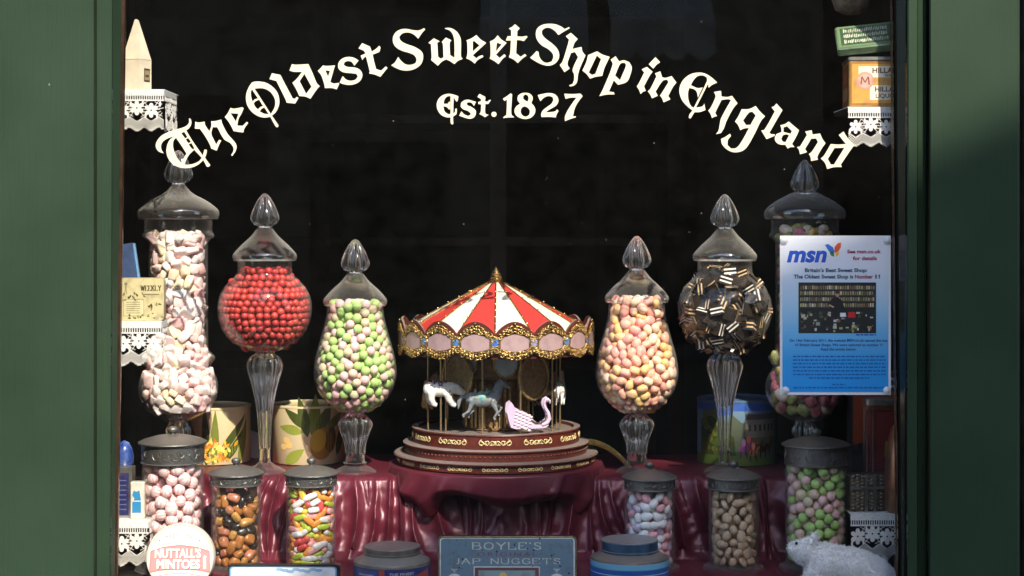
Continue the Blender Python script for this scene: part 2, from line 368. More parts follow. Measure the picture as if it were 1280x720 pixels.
MB().box(PX(141, 0)+.003, PX(1133, 0)-.003, -.05, .012, 2.5, 2.62).build('top_rail', GREEN, F)
wl = thing('stone_wall', 'rough stone wall beside the green shop front', 'wall', (1.3, 0, 0))
MB().box(PX(1277, 0)-1.3, 6, -.045, .4, -.02, 6).build('masonry', STONE, wl)
w2 = thing('upper_wall', 'stone wall above and left of the shop front', 'wall', (0, 0, 3))
MB().box(-7, PX(1277, 0)-.002, -.03, .4, .1, 3).build('masonry', STONE, w2)
MB().box(-7, -1.602, -.03, .4, -3.02, .098).build('masonry', STONE, w2)

# ---------------------------------------------------------------- the shop behind the window
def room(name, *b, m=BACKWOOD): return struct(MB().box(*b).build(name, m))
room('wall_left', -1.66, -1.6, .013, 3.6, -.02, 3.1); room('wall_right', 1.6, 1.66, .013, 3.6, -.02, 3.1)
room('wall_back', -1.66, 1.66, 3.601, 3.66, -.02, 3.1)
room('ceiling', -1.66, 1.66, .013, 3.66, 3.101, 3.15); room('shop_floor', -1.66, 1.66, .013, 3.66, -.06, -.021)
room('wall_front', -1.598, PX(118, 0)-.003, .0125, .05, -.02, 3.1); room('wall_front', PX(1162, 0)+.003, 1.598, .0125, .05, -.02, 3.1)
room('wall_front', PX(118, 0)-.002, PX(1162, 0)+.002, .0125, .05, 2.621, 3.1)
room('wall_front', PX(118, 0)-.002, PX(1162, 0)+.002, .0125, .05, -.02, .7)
# dim furniture far inside: a shelf rack and a door frame that just show
rk = thing('shelf_rack', 'dim tall wooden shelf rack far inside the shop', 'shelves', (-.35, 3.3, 0))
for x in (-1.0, -.35, .3, .95): MB().box(x-.03, x+.03, -.25, .25, -.02, 2.6).build('upright', DARKWOOD, rk)
for z in (.5, .95, 1.4, 1.85, 2.3): MB().box(-1.03, .98, -.24, .24, z, z+.03).build('shelf', DARKWOOD, rk)
FLOORZ, STEPZ = .777, .943
ds = thing('window_stage', 'dark wooden display stage inside the window', 'stage', (0, .4, FLOORZ))
MB().box(-1.2, 1.2, -.385, .36, -.06, 0).build('board', BLACKWOOD, ds)
MB().box(-1.2, 1.2, -.06, .355, .002, STEPZ-FLOORZ-.008).build('step', BLACKWOOD, ds)
# ---------------------------------------------------------------- the window pane and its painted lettering
def smooth_outline(pts, thr=44, sub=5):
    n = len(pts); out = []; pts = [Vector(p) for p in pts]; corner = []
    for i in range(n):
        a = pts[i]-pts[i-1]; b = pts[(i+1) % n]-pts[i]
        corner.append(a.angle(b, 0) > math.radians(thr))
    for i in range(n):
        p1, p2 = pts[i], pts[(i+1) % n]; p0, p3 = pts[i-1], pts[(i+2) % n]; L = (p2-p1).length; ch = p2-p1
        t1 = ch if corner[i] else (p2-p0).normalized()*L
        t2 = ch if corner[(i+1) % n] else (p3-p1).normalized()*L
        k = 1 if corner[i] and corner[(i+1) % n] else sub
        for q in range(k):
            t = q/k
            out.append(p1*(2*t**3-3*t*t+1)+t1*(t**3-2*t*t+t)+p2*(3*t*t-2*t**3)+t2*(t**3-t*t))
    return out
def parse(s): return [tuple(float(c) for c in p.split(',')) for p in s.split()]
GLYPHS = [  # frame (x, y, scale), outlines; further outlines are holes or separate pieces
((190,140,9), "425,70 415,78 418,110 405,140 365,168 290,192 190,222 105,268 58,325 42,375 52,415 82,448 132,465 108,425 102,380 122,335 170,300 255,270 215,298 182,345 165,400 163,455 182,520 225,577 295,618 380,632 460,620 525,588 577,540 598,578 617,615 640,617 657,597 628,560 597,515 612,468 618,425 590,423 572,490 500,390 440,300 385,207 420,178 442,135 440,92",
 "270,290 245,320 236,370 246,430 278,508 328,570 388,468 330,375", "362,592 410,492 475,425 560,515 530,552 475,580 415,593", "330,240 362,222 398,280 375,300", "380,310 408,292 438,335 410,352", "412,362 445,350 475,405 465,425 435,398"),
((190,140,9), "487,108 520,118 593,108 598,145 645,218 668,155 665,105 720,100 780,85 790,130 850,245 920,325 950,375 945,430 905,495 890,485 915,440 915,400 880,350 810,305 735,172 685,170 668,245 700,320 722,365 755,312 780,320 755,370 728,435 665,410 655,375 600,275 540,190 482,187"),
((270,95,10.29), "188,410 230,420 340,402 357,415 325,490 295,540 275,625 285,640 345,640 395,590 415,603 375,660 360,690 352,727 228,709 170,600 113,527 150,480", "188,478 290,485 255,585"),
((270,95,10.29), "500,72 570,72 650,90 730,140 790,215 815,310 805,395 765,470 720,510 760,570 805,635 795,660 775,655 745,610 700,525 620,535 540,515 460,460 405,380 385,290 395,210 430,130 465,85",
 "495,162 600,158 680,190 735,250 762,320 755,400 705,490 600,325", "460,168 540,288 500,300 470,330 455,280 448,220", "485,355 510,325 555,305 605,385 570,400 540,430 505,395", "562,455 590,420 622,405 678,490 620,485"),
((330,70,10.29), "103,222 210,242 260,340 370,545 400,550 420,525 445,540 400,612 290,600 285,575 160,322 70,297"),
((330,70,10.29), "360,103 400,112 570,103 625,220 680,350 718,388 680,430 597,550 530,522 455,515 405,410 365,345 420,295 490,205 385,203 328,188", "520,230 612,395 542,487 458,325"),
((390,45,10.29), "140,378 180,385 297,378 275,450 235,590 275,610 345,603 352,612 318,687 255,670 165,670 160,630 120,510 75,447 105,420", "172,442 230,450 207,523"),
((390,45,10.29), "600,315 545,383 510,335 460,322 420,335 408,370 450,395 570,410 630,450 648,510 620,575 560,615 480,630 400,618 355,600 395,515 440,560 500,575 560,560 590,520 570,485 500,478 400,465 350,430 335,385 350,330 400,285 470,268 540,280"),
((390,45,10.29), "645,92 745,135 770,200 830,160 865,125 882,150 868,205 780,240 800,330 825,425 890,445 950,390 972,410 880,525 800,495 735,482 742,455 695,265 668,280 650,310 625,255 688,225 665,190 597,160"),
((480,25,10.28), "515,103 530,122 490,165 440,240 400,200 350,170 290,160 230,178 195,220 215,265 280,305 380,340 460,385 497,430 502,490 480,560 420,615 330,648 230,645 150,615 92,582 140,545 183,475 220,525 280,570 350,575 405,555 418,510 390,455 330,425 230,395 150,345 115,280 120,210 160,150 230,118 300,115 360,128 430,135 475,125"),
((480,25,10.28), "640,235 718,275 685,290 695,470 730,498 765,480 755,300 740,285 795,225 868,262 845,290 850,450 905,485 905,300 890,200 850,140 780,110 800,102 860,105 930,145 975,210 990,280 990,470 1012,500 950,525 905,567 850,530 800,505 745,535 692,587 605,515 612,480 603,310 570,295"),
((575,20,10.29), "210,245 270,305 338,345 165,505 210,545 250,515 290,503 302,525 230,565 190,612 140,572 80,545 95,490 92,335 80,315 150,285", "180,320 252,378 165,455 165,330"),
((575,20,10.29), "485,248 530,300 600,345 462,498 510,540 570,490 592,515 550,550 495,620 450,585 380,545 392,520 390,350 382,330 440,300", "475,342 537,365 462,455"),
((575,20,10.29), "707,105 770,160 738,190 735,262 800,265 860,255 868,270 820,325 780,312 730,310 722,480 780,525 835,488 855,510 800,550 745,605 690,560 628,530 645,480 655,315 590,315 612,260 658,258 658,185 628,160 670,140"),
((655,20,8), "450,110 458,122 400,155 345,190 310,150 260,120 215,120 180,145 182,185 215,225 280,275 330,325 352,380 345,430 310,475 250,497 180,485 110,450 60,417 95,385 125,350 145,358 155,410 190,455 230,468 275,455 293,415 285,375 240,330 180,295 135,245 118,190 130,130 175,92 240,78 310,82 370,105 405,130"),
((655,20,8), "468,168 538,230 505,270 485,330 560,312 575,310 585,355 615,395 560,520 540,590 530,660 500,695 460,705 452,692 485,680 500,640 500,580 485,540 540,410 510,360 470,370 435,480 457,525 405,562 357,490 385,455 440,280 450,235 417,203"),
((720,50,9), "238,127 290,160 380,190 345,260 318,320 295,403 220,415 158,435 120,385 72,343 115,250 135,170", "235,175 282,215 218,380 180,393 143,365"),
((720,50,9), "445,182 485,240 540,228 600,250 628,310 612,390 572,470 475,505 425,455 370,580 425,588 433,612 340,615 262,632 300,560 412,275 390,220 420,200", "515,258 550,258 562,285 535,360 495,452 440,400 490,280"),
((790,60,9), "168,212 232,268 200,310 135,430 155,483 125,492 97,518 78,470 53,432 75,400 138,275 108,240", "263,103 317,160 280,185 240,232 188,182"),
((790,60,9), "318,262 340,330 380,335 445,315 500,388 460,440 408,540 433,578 355,612 340,570 315,535 345,490 410,385 395,355 345,370 265,490 290,538 225,567 205,525 178,487 205,460 275,320 258,285"),
((840,80,8), "270,85 330,95 390,130 452,185 400,210 365,237 362,195 240,435 300,425 322,400 322,388 335,460 280,480 225,482 185,545 168,538 175,505 205,465 150,420 100,360 75,290 80,220 120,150 190,100",
 "188,212 220,155 260,120 310,115 348,135 350,170 218,437 190,420 165,360 160,290 172,240 215,250 245,275 260,335 275,300 308,235 255,240"),
((840,80,8), "418,280 490,268 495,325 550,330 600,318 655,393 615,440 545,570 520,640 490,690 440,702 465,665 478,600 490,545 590,360 560,352 495,360 440,470 432,490 450,522 425,527 400,540 385,500 362,465 385,440 435,330 430,300"),
((890,110,8), "437,180 480,235 530,283 490,330 420,470 350,590 300,630 220,643 150,615 100,560 90,510 130,490 180,457 190,480 160,520 155,570 190,605 240,600 290,545 370,400 320,405 283,422 260,370 230,335 265,280 297,212 370,210", "372,245 405,238 437,275 385,368 340,370 310,325"),
((890,110,8), "645,155 705,222 670,280 575,445 590,460 625,462 628,478 545,512 520,470 492,425 525,415 628,235 595,192 620,182"),
((960,130,8), "207,175 310,262 285,320 240,400 265,430 225,432 197,445 172,408 120,405 80,380 68,340 85,300 135,280 132,240 122,212 170,200", "155,235 190,222 240,270 225,297 155,280", "150,312 185,303 210,315 175,382 145,375 133,345"),
((960,130,8), "372,275 437,262 445,305 520,295 545,350 575,393 540,440 493,530 500,557 430,570 425,530 408,500 435,480 500,380 480,345 432,347 370,450 390,482 320,503 310,460 290,430 320,425 390,310"),
((960,130,8), "755,275 800,345 865,410 830,455 728,605 738,630 660,632 592,650 570,590 528,545 560,515 628,400 700,405 780,400 707,310", "665,440 765,437 660,605 628,605 597,550"),
((535,105,12), "300,147 370,155 455,183 450,230 437,265 420,255 385,200 378,440 405,420 408,370 433,368 430,450 375,492 378,560 382,595 365,608 345,598 338,565 340,500 280,500 200,465 150,400 130,325 150,240 210,175",
 "235,298 245,240 285,190 338,180 338,452 300,450 250,410 230,335 280,345 318,385 333,370 333,265 315,265 300,295"),
((535,105,12), "720,268 690,330 655,285 610,272 580,290 590,320 650,345 710,390 720,440 690,500 630,522 560,508 468,475 500,410 545,455 600,480 635,465 640,440 600,405 530,380 490,340 495,285 540,248 600,235 660,250"),
((535,105,12), "772,147 862,195 855,258 890,262 920,240 945,238 905,300 860,300 858,430 880,455 912,460 855,500 820,475 768,450 790,420 798,305 755,302 752,270 795,260 795,225 742,195"),
((535,105,12), "990,415 1018,427 1030,455 1018,483 990,495 962,483 950,455 962,427"),
((620,105,11.13), "205,130 225,145 218,260 215,420 255,465 180,465 100,475 105,460 145,430 150,330 152,215 118,237 95,205 150,170"),
((620,105,11.13), "410,122 470,135 510,175 510,215 490,265 530,310 548,365 530,425 480,470 405,487 330,470 275,430 257,370 280,315 335,275 300,220 305,165 350,132", "410,145 440,160 453,195 440,245 405,228 378,205 380,165", "400,310 440,330 470,370 465,425 430,450 390,450 355,420 343,375 360,330"),
((620,105,11.13), "580,155 640,140 740,125 810,140 855,180 868,240 840,295 780,335 720,370 695,395 760,390 820,380 852,352 870,375 845,420 832,465 740,458 632,460 628,420 650,370 710,320 770,275 800,225 790,185 745,168 690,178 650,205 618,240"),
((620,105,11.13), "950,135 1060,140 1175,133 1205,170 1150,240 1100,330 1070,450 1112,450 1110,465 1040,485 960,517 958,460 990,380 1060,270 1120,190 1040,190 968,208"),
]
def fill_mesh(name, contours, mat, extrude=0):
    """contours in x, y; filled with holes; returns a mesh lying in x, y"""
    cu = bpy.data.curves.new(name, 'CURVE'); cu.dimensions = '2D'; cu.fill_mode = 'BOTH'; cu.extrude = extrude
    for c in contours:
        sp = cu.splines.new('POLY'); sp.points.add(len(c)-1)
        for p, q in zip(sp.points, c): p.co = (q[0], q[1], 0, 1)
        sp.use_cyclic_u = True
    ob = bpy.data.objects.new(name, cu); me = bpy.data.meshes.new_from_object(ob)
    bpy.data.objects.remove(ob); bpy.data.curves.remove(cu)
    me.materials.clear(); me.materials.append(mat); me.name = name
    return me
def text_mesh(txt, size, mat, extrude=0, offset=0, shear=0, align='LEFT', spacing=1, xs=1):
    cu = bpy.data.curves.new('text', 'FONT'); cu.body = txt; cu.size = size; cu.extrude = extrude; cu.offset = offset; cu.shear = shear
    cu.align_x = align; cu.space_character = spacing; cu.resolution_u = 3
    ob = bpy.data.objects.new('text', cu); me = bpy.data.meshes.new_from_object(ob)
    bpy.data.objects.remove(ob); bpy.data.curves.remove(cu)
    if xs != 1:
        for v in me.vertices: v.co.x *= xs
    me.materials.clear(); me.materials.append(mat)
    return me
PANE = thin_glass('window_glass', base=.015, power=5, film=.0016, rough=.005, specks=45)
win = thing('shop_window', 'large display window pane with old-style cream lettering arched across its top', 'window', (0, 0, .772))
pane_q = MB(); zt, zb = 2.5, .772
x0, x1 = PX(149, 0), PX(1118, 0)
pane_q.box(x0, x1, -.002, .002, 0, zt-zb)
pane = pane_q.build('pane', PANE, win)
LY = .0035
for fr, *cs in GLYPHS:
    ox, oy, k = fr; cc = []
    for c in cs:
        pts = smooth_outline(parse(c)); cc.append([(PX(ox+p.x/k, LY), PZ(oy+p.y/k, LY)-.772) for p in pts])
    me = fill_mesh('letter', cc, SIGNCREAM, .0003)
    for v in me.vertices: v.co = (v.co.x, LY-v.co.z, v.co.y)
    link(bpy.data.objects.new('letter', me), pane)
# ---------------------------------------------------------------- glass jars
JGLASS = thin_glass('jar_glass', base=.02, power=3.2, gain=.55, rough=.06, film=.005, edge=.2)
LIDGLASS = thin_glass('dusty_lid_glass', base=.06, power=2.4, gain=.75, rough=.045, film=.006, filmcol=(.8, .77, .7), dust_up=.016, edge=.42)  # a little dust; most of the veil is painted rim brightness
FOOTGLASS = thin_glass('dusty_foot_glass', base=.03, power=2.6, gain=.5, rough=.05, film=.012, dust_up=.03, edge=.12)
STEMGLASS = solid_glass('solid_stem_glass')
PEWTER = pm('dull_pewter', (.17, .165, .155), .42, metal=.75, noise=(40, .35), bump=(260, .5), dust=.75)
def shell(q, prof, t, seg=48):
    """thin wall: prof (r, z) from bottom to top, thickness t inwards"""
    inner = [(max(r-t, .0006), z+(t if i == 0 else 0)) for i, (r, z) in enumerate(prof)]
    n = [(prof[0][0]*0+.0004, prof[0][1])] if prof[0][0] > .0008 else []
    ring = n+prof+inner[::-1]+([(.0004, prof[0][1]+t)] if n else [])
    rows = []
    for r, z in ring: rows.append([(r*math.cos(2*PI*j/seg), r*math.sin(2*PI*j/seg), z) for j in range(seg)])
    q.loft(rows, caps=False); return q
def spline(pts, sub=5):
    """(r, y) control points, Catmull-Rom"""
    out = []; n = len(pts); V = [Vector(p) for p in pts]
    for i in range(n-1):
        p0, p1, p2, p3 = V[max(i-1, 0)], V[i], V[i+1], V[min(i+2, n-1)]
        for k in range(sub):
            t = k/sub; out.append(.5*((2*p1)+(p2-p0)*t+(2*p0-5*p1+4*p2-p3)*t*t+(3*p1-p0-3*p2+p3)*t**3))
    out.append(V[-1]); return [tuple(v) for v in out]
def stem_jar(label, cx, Y, bowl, lid, knob, stem, base=STEPZ, group='glass apothecary jars'):
    """all outlines as (radius px, y px) from the bottom up"""
    s = S(Y); t = thing('apothecary_jar', label, 'jar', (PX(cx, Y), Y, base), 0, group)
    def cv(l, sub=5): return [(max(r, .05)*s, PZ(y, Y)-base) for r, y in spline(l, sub)]
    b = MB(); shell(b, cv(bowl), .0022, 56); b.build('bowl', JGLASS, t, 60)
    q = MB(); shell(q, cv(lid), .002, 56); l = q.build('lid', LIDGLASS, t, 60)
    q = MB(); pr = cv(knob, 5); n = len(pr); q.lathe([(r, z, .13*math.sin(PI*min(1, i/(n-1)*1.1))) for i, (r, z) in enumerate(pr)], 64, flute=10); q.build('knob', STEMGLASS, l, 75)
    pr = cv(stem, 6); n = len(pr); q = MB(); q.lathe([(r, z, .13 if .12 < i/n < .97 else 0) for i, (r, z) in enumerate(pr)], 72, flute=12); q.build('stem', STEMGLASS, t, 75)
    zf = pr[0][1]; rf = pr[0][0]
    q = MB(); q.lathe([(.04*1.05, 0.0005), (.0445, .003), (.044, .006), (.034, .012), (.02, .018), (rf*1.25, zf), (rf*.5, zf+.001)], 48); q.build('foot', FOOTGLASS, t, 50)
    return t, lambda y: None
BALL = [(6, 440), (24, 437), (42, 426), (52, 413), (57, 399), (58.5, 386), (57, 373), (51, 360), (42, 350), (36, 344), (34, 338), (34, 326)]
PEAR = [(8, 516), (22, 511), (36, 502), (46, 489), (51, 473), (51.5, 461), (49, 444), (44, 426), (39, 408), (36, 394), (35, 381)]
TALL = [(9, 528), (22, 523), (36, 514), (45, 502), (49, 488), (47.5, 474), (42, 463), (40, 457), (44.5, 450), (45, 446), (39, 440), (37, 434), (36.5, 380), (36.5, 310), (38, 301), (44, 296), (44, 293), (42, 289), (42, 275)]
def LID(y, R): return [(R-1.5, y+2), (R, y-3), (R-2, y-8), (R*.72, y-18), (R*.45, y-28), (R*.27, y-37), (8, y-42)]
def KNOB(y): return [(7, y), (8, y-2), (13, y-5), (16, y-11), (15, y-18), (11.5, y-28), (7, y-37), (3, y-42), (.5, y-43)]
BALLSTEM = [(7, 578), (6.5, 565), (7, 545), (8.5, 520), (11, 500), (15, 480), (19.5, 463), (20, 455), (17, 447), (11, 442), (9, 438)]
PEARSTEM = [(12, 578), (11.5, 566), (12, 556), (15, 545), (18.5, 535), (19, 529), (15, 522), (10, 517), (9, 513)]
TALLSTEM = [(12, 578), (11, 566), (10, 556), (11, 548), (14, 541), (14, 536), (11, 530), (10, 526)]
def sh(l, dy): return [(r, y+dy) for r, y in l]
YB = .38
jar_tall = stem_jar('tall straight jar with bulbous foot full of pale pink and cream chunks', 223, YB, TALL, [(49, 274), (50.5, 268), (48, 261), (35, 251), (20, 243), (12, 236), (8.5, 230)], sh(KNOB(231), 0), TALLSTEM)
jar_red = stem_jar('round-bowled stemmed jar full of red balls', 331, YB, BALL, LID(324, 40), KNOB(285), BALLSTEM)
jar_green = stem_jar('pear-shaped stemmed jar full of green and pink balls', 444, YB, PEAR, LID(380, 40), KNOB(342), PEARSTEM)
jar_orange = stem_jar('pear-shaped stemmed jar full of pink and yellow pellets', 796, YB, PEAR, LID(376, 40), KNOB(338), PEARSTEM)
jar_black = stem_jar('round-bowled stemmed jar full of black and cream squares', 906, YB, BALL, LID(324, 40), KNOB(286), BALLSTEM)
jar_fruit = stem_jar('tall straight jar with bulbous foot behind the blue poster', 1006, YB, TALL, [(49, 274), (50.5, 268), (48, 261), (35, 251), (20, 243), (12, 239), (8.5, 236)], sh(KNOB(243), 0), TALLSTEM)

def canister(label, cx, Y, R, ylid, yband, knob=True, base=FLOORZ):
    s = S(Y); t = thing('sweet_canister', label, 'jar', (PX(cx, Y), Y, base), 0, 'straight glass canisters with metal lids')
    zl = PZ(ylid, Y)-base; zb = PZ(yband, Y)-base; r = R*s
    q = MB(); shell(q, [(r*.97, .012), (r, .016), (r, zb+.004)], .0022, 48); q.build('body', JGLASS, t, 50)
    q = MB(); q.lathe([(r*1.18, .0005), (r*1.24, .003), (r*1.18, .006), (r*1.2, .008), (r*1.06, .0115), (r*.9, .0118)], 48); q.build('foot', FOOTGLASS, t, 40)
    q = MB(); hb = zl-zb
    q.lathe([(r*1.01, zb), (r*1.045, zb+.0008), (r*1.045, zb+.002), (r*1.02, zb+.003), (r*1.02, zl-.002), (r*1.11, zl-.0015), (r*1.13, zl), (r*1.12, zl+.0018), (r*.95, zl+.007), (r*.6, zl+.013), (r*.25, zl+.0165), (r*.16, zl+.017)], 56)
    l = q.build('lid', PEWTER, t, 40)
    q = MB(); k = hb*.42                                    # embossed scrolls round the band
    nsc = 10
    for i in range(nsc):
        a0 = 2*PI*i/nsc
        for sg in (1, -1):
            pts = []
            for j in range(11):
                u = j/10; ang = a0+sg*(u*.8*PI/nsc); rr = k*(.75*(1-u))
                th = u*2.2*PI; pts.append(((r*1.022)*math.cos(ang+rr*math.cos(th)/r*.6), (r*1.022)*math.sin(ang+rr*math.cos(th)/r*.6), (zl+zb)/2+rr*math.sin(th)*sg))
            q.tube(pts, .0009, 5)
    q.build('embossing', PEWTER, l, 60)
    if knob:
        q = MB(); q.lathe([(r*.10, zl+.0165), (r*.09, zl+.019), (r*.15, zl+.021), (r*.19, zl+.025), (r*.17, zl+.029), (r*.08, zl+.0315), (r*.01, zl+.032)], 24); q.build('knob', PEWTER, l, 50)
    return t
YF = .2
can_mint = canister('wide metal-lidded canister of pink and white striped mints', 216, YF, 38, 553, 578)
can_gum = canister('metal-lidded canister of amber and black gums', 295, YF, 31, 592, 606)
can_torp = canister('metal-lidded canister of brightly coloured sugar-coated sticks', 389, YF, 31, 592, 606)
can_almond = canister('metal-lidded canister of pink, white and lilac sugared almonds', 812, YF, 31, 597, 611)
can_nut = canister('metal-lidded canister of beige knobbly sweets', 917, YF, 31, 596, 611)
can_bonbon = canister('wide metal-lidded canister of green and pink balls behind the white bear', 1020, YF, 38, 556, 580)

# ---------------------------------------------------------------- sweets
def superell(c, r, e=1.0, seg=12, rings=8, jit=0, rnd=random, taper=0):
    q = MB(); q.ell((0, 0, 0), 1, seg, rings); out = []
    ph = [rnd.uniform(0, 6) for _ in range(6)]
    for v in q.v:
        v = Vector(v); w = Vector([math.copysign(abs(x)**e, x) for x in v])
        k = 1+jit*(math.sin(3.1*v.x+ph[0])+math.sin(2.7*v.y+ph[1])+math.sin(3.4*v.z+ph[2])+.6*math.sin(6*v.x*v.y+ph[3])+.5*math.sin(7*v.z*v.x+ph[4]))/2.2
        tp = 1+taper*v.x
        out.append((w.x*k*r[0]+c[0], w.y*k*tp*r[1]+c[1], w.z*k*tp*r[2]+c[2]))
    q.v = out; return q
def sugar(name, col, rough=.55, amt=.25, sss=.15, bump=.25, c2=None, sc=120, coat=0):
    return pm(name, col, rough, noise=(sc, amt, c2 or tuple(min(1, c*.6+.38) for c in col)), bump=(420, bump), sss=sss, coat=coat)
def rad(prof_t, z):
    return np.interp(z, prof_t[0], prof_t[1])
def pack(prof, d, seed, layers=2.0, dens=.62, iters=70, cap=None):
    """prof: (inner radius, z) low to high. Sweets of size d pushed apart between the glass and an inner limit."""
    rg = np.random.RandomState(seed)
    zs = np.array([p[1] for p in prof]); rs = np.array([p[0] for p in prof]); z0, z1 = zs[0], zs[-1]
    zz = np.linspace(z0, z1, 200); R = np.interp(zz, zs, rs)
    outer = np.maximum(R-d/2, .0005); inner = np.maximum(R-layers*d, 0); inner[zz > z1-1.6*d] = 0; inner[zz < z0+1.2*d] = 0
    area = PI*(np.maximum(R, .0005)**2-np.maximum(inner-d/2, 0)**2); vol = np.trapezoid(area, zz) if hasattr(np, 'trapezoid') else np.trapz(area, zz)
    n = int(vol*dens/(PI*d**3/6)); n = min(n, cap or 10**6)
    cdf = np.cumsum(area); cdf /= cdf[-1]
    z = np.interp(rg.rand(n), cdf, zz); ro = np.interp(z, zz, outer); ri = np.interp(z, zz, inner)
    r = np.sqrt(ri**2+(ro**2-ri**2)*rg.rand(n)); a = rg.rand(n)*2*PI
    X = np.stack([r*np.cos(a), r*np.sin(a), z], 1)
    for it in range(iters):
        D = X[:, None, :]-X[None, :, :]; L = np.sqrt((D**2).sum(2))+1e-9; np.fill_diagonal(L, 9)
        ov = np.maximum(d*.97-L, 0); mv = (D/L[..., None]*ov[..., None]).sum(1)*.38
        X = X+mv; X[:, 2] -= d*.01*(1-it/iters)
        X[:, 2] = np.clip(X[:, 2], z0+d*.42, z1-d*.3)
        rr = np.hypot(X[:, 0], X[:, 1])+1e-9; ro = np.interp(X[:, 2], zz, outer); ri = np.interp(X[:, 2], zz, inner)
        k = np.clip(rr, ri, ro)/rr; X[:, 0] *= k; X[:, 1] *= k
    return X
def prof_of(pxprof, Y, base, ytop, wall=.0026, ybot=None):
    s = S(Y); pr = [(max(r*s-wall, .001), PZ(y, Y)-base) for r, y in spline(pxprof, 5)]
    zt = PZ(ytop, Y)-base; zb = PZ(ybot, Y)-base if ybot else pr[0][1]+.004
    zz = np.linspace(zb, zt, 60); Z = [p[1] for p in pr]; R = [p[0] for p in pr]
    return [(float(np.interp(z, Z, R)), float(z)) for z in zz]
def fill(jar, X, name, kinds, group, seed, tangent=False, keep=300, scale=(1, 1)):
    """kinds: (mesh, label, weight). Each sweet is its own object; those past the limit join one mass."""
    rg = random.Random(seed); base = Vector(jar.location); wts = [k[2] for k in kinds]
    cam_l = Vector((0, CAMY, CAMZ)); pts = [Vector(p)+base for p in X]; pts.sort(key=lambda p: p.y)
    rest = []
    for i, p in enumerate(pts):
        me, lab, _ = rg.choices(kinds, wts)[0]
        rd = Vector((p.x-base.x, p.y-base.y, 0)); rd = rd.normalized() if rd.length > 1e-5 else Vector((0, -1, 0))
        if tangent:                                         # long side (local x) lies along the glass
            a = rg.uniform(0, PI) if tangent is True else rg.gauss(0, tangent); t1 = Vector((-rd.y, rd.x, 0)); ax = t1*math.cos(a)+Vector((0, 0, 1))*math.sin(a)
            ax = (ax+rd*rg.uniform(-.18, .18)).normalized(); zx = rd; yx = zx.cross(ax).normalized(); zx = ax.cross(yx)
            M = Matrix((ax, yx, zx)).transposed().to_4x4()
            M = M@Matrix.Rotation(rg.uniform(0, 6.28) if tangent is True else 0, 4, 'X')
        else:
            M = Euler((rg.uniform(0, 6.28), rg.uniform(0, 6.28), rg.uniform(0, 6.28))).to_matrix().to_4x4()
        M = Matrix.Translation(p)@M@Matrix.Scale(rg.uniform(*scale), 4)
        if i < keep:
            o = bpy.data.objects.new(name, me); COL.objects.link(o); o.matrix_world = M; tag(o, lab, 'sweet', group)
        else: rest.append((me, M))
    if rest:
        bm = bmesh.new(); mats = []
        for me, M in rest:
            m = me.materials[0]
            if m not in mats: mats.append(m)
            b0 = len(bm.verts); f0 = len(bm.faces); tmp = me.copy(); tmp.transform(M); bm.from_mesh(tmp); bpy.data.meshes.remove(tmp)
            bm.faces.ensure_lookup_table()
            for f in bm.faces[f0:]: f.material_index = mats.index(m)
        me = bpy.data.meshes.new(name+'_mass'); bm.to_mesh(me); bm.free()
        for m in mats: me.materials.append(m)
        o = bpy.data.objects.new(name+'_mass', me); COL.objects.link(o); o['kind'] = 'stuff'; tag(o, group+', the mass of them at the back', 'sweets')
s38, s20 = S(YB), S(YF)

# red balls, settled in rows
d = 9.0*s38; ballm = superell((0, 0, 0), (d*.5,)*3, 1, 14, 10)
reds = [(ballm.mesh('red_ball', sugar('red_sugar_%d' % i, c, .42, .3, .1, .12, c2=k, sc=70)), l, 1) for i, (c, k, l) in enumerate((
    ((.5, .04, .035), (.4, .02, .02), 'red ball sweet in the round-bowled jar of red balls'), ((.58, .06, .045), (.44, .03, .03), 'red ball sweet in the round-bowled jar of red balls')))]
for k in reds: k[0].polygons.foreach_set('use_smooth', [True]*len(k[0].polygons))
pr = prof_of(BALL, YB, STEPZ, 329); pz = [p[1] for p in pr]; prr = [p[0] for p in pr]; X = []; z = pr[0][1]+d*.55; row = 0; rgr = np.random.RandomState(3)
while z < pr[-1][1]-d*.35:
    R = float(np.interp(z, pz, prr))-d*.52
    for L in range(2):
        RR = R-L*d*.9
        if RR < d*.3: continue
        n = max(1, int(2*PI*RR/(d*1.005)))
        for j in range(n):
            a = 2*PI*(j+.5*((row+L) % 2))/n+row*.03; X.append((RR*math.cos(a)+rgr.randn()*d*.07, RR*math.sin(a)+rgr.randn()*d*.07, z+rgr.randn()*d*.1))
    z += d*.87; row += 1
fill(jar_red[0], X, 'red_ball', reds, 'red balls in the round-bowled jar', 1, scale=(.92, 1.06))

def smoothme(me, ang=180):
    me.polygons.foreach_set('use_smooth', [True]*len(me.polygons))
    if ang < 180: me.set_sharp_from_angle(angle=math.radians(ang))
    return me
# green and pink bonbons
GRN = sugar('green_bonbon', (.4, .62, .17), .6, .5, .2, c2=(.58, .74, .36)); PNK = sugar('pink_bonbon', (.8, .5, .48), .6, .5, .2, c2=(.84, .64, .58)); MIX = sugar('pale_bonbon', (.62, .6, .36), .6, .8, .2, c2=(.8, .5, .48), sc=40)
def bonbons(dd, where):
    q = superell((0, 0, 0), (dd*.5, dd*.5, dd*.47), .95, 14, 10, .015)
    return [(smoothme(q.mesh('bonbon', m)), l+' '+where, w) for m, l, w in ((GRN, 'green ball sweet in', 5), (PNK, 'dusty pink ball sweet in', 3.5), (MIX, 'two-tone pale green and pink ball sweet in', 1.8))]
d = 11.6*s38; X = pack(prof_of(PEAR, YB, STEPZ, 376), d, 11, 1.9, .66)
fill(jar_green[0], X, 'bonbon', bonbons(d, 'the pear-shaped stemmed jar'), 'balls in the pear-shaped jar', 2, scale=(.94, 1.05))
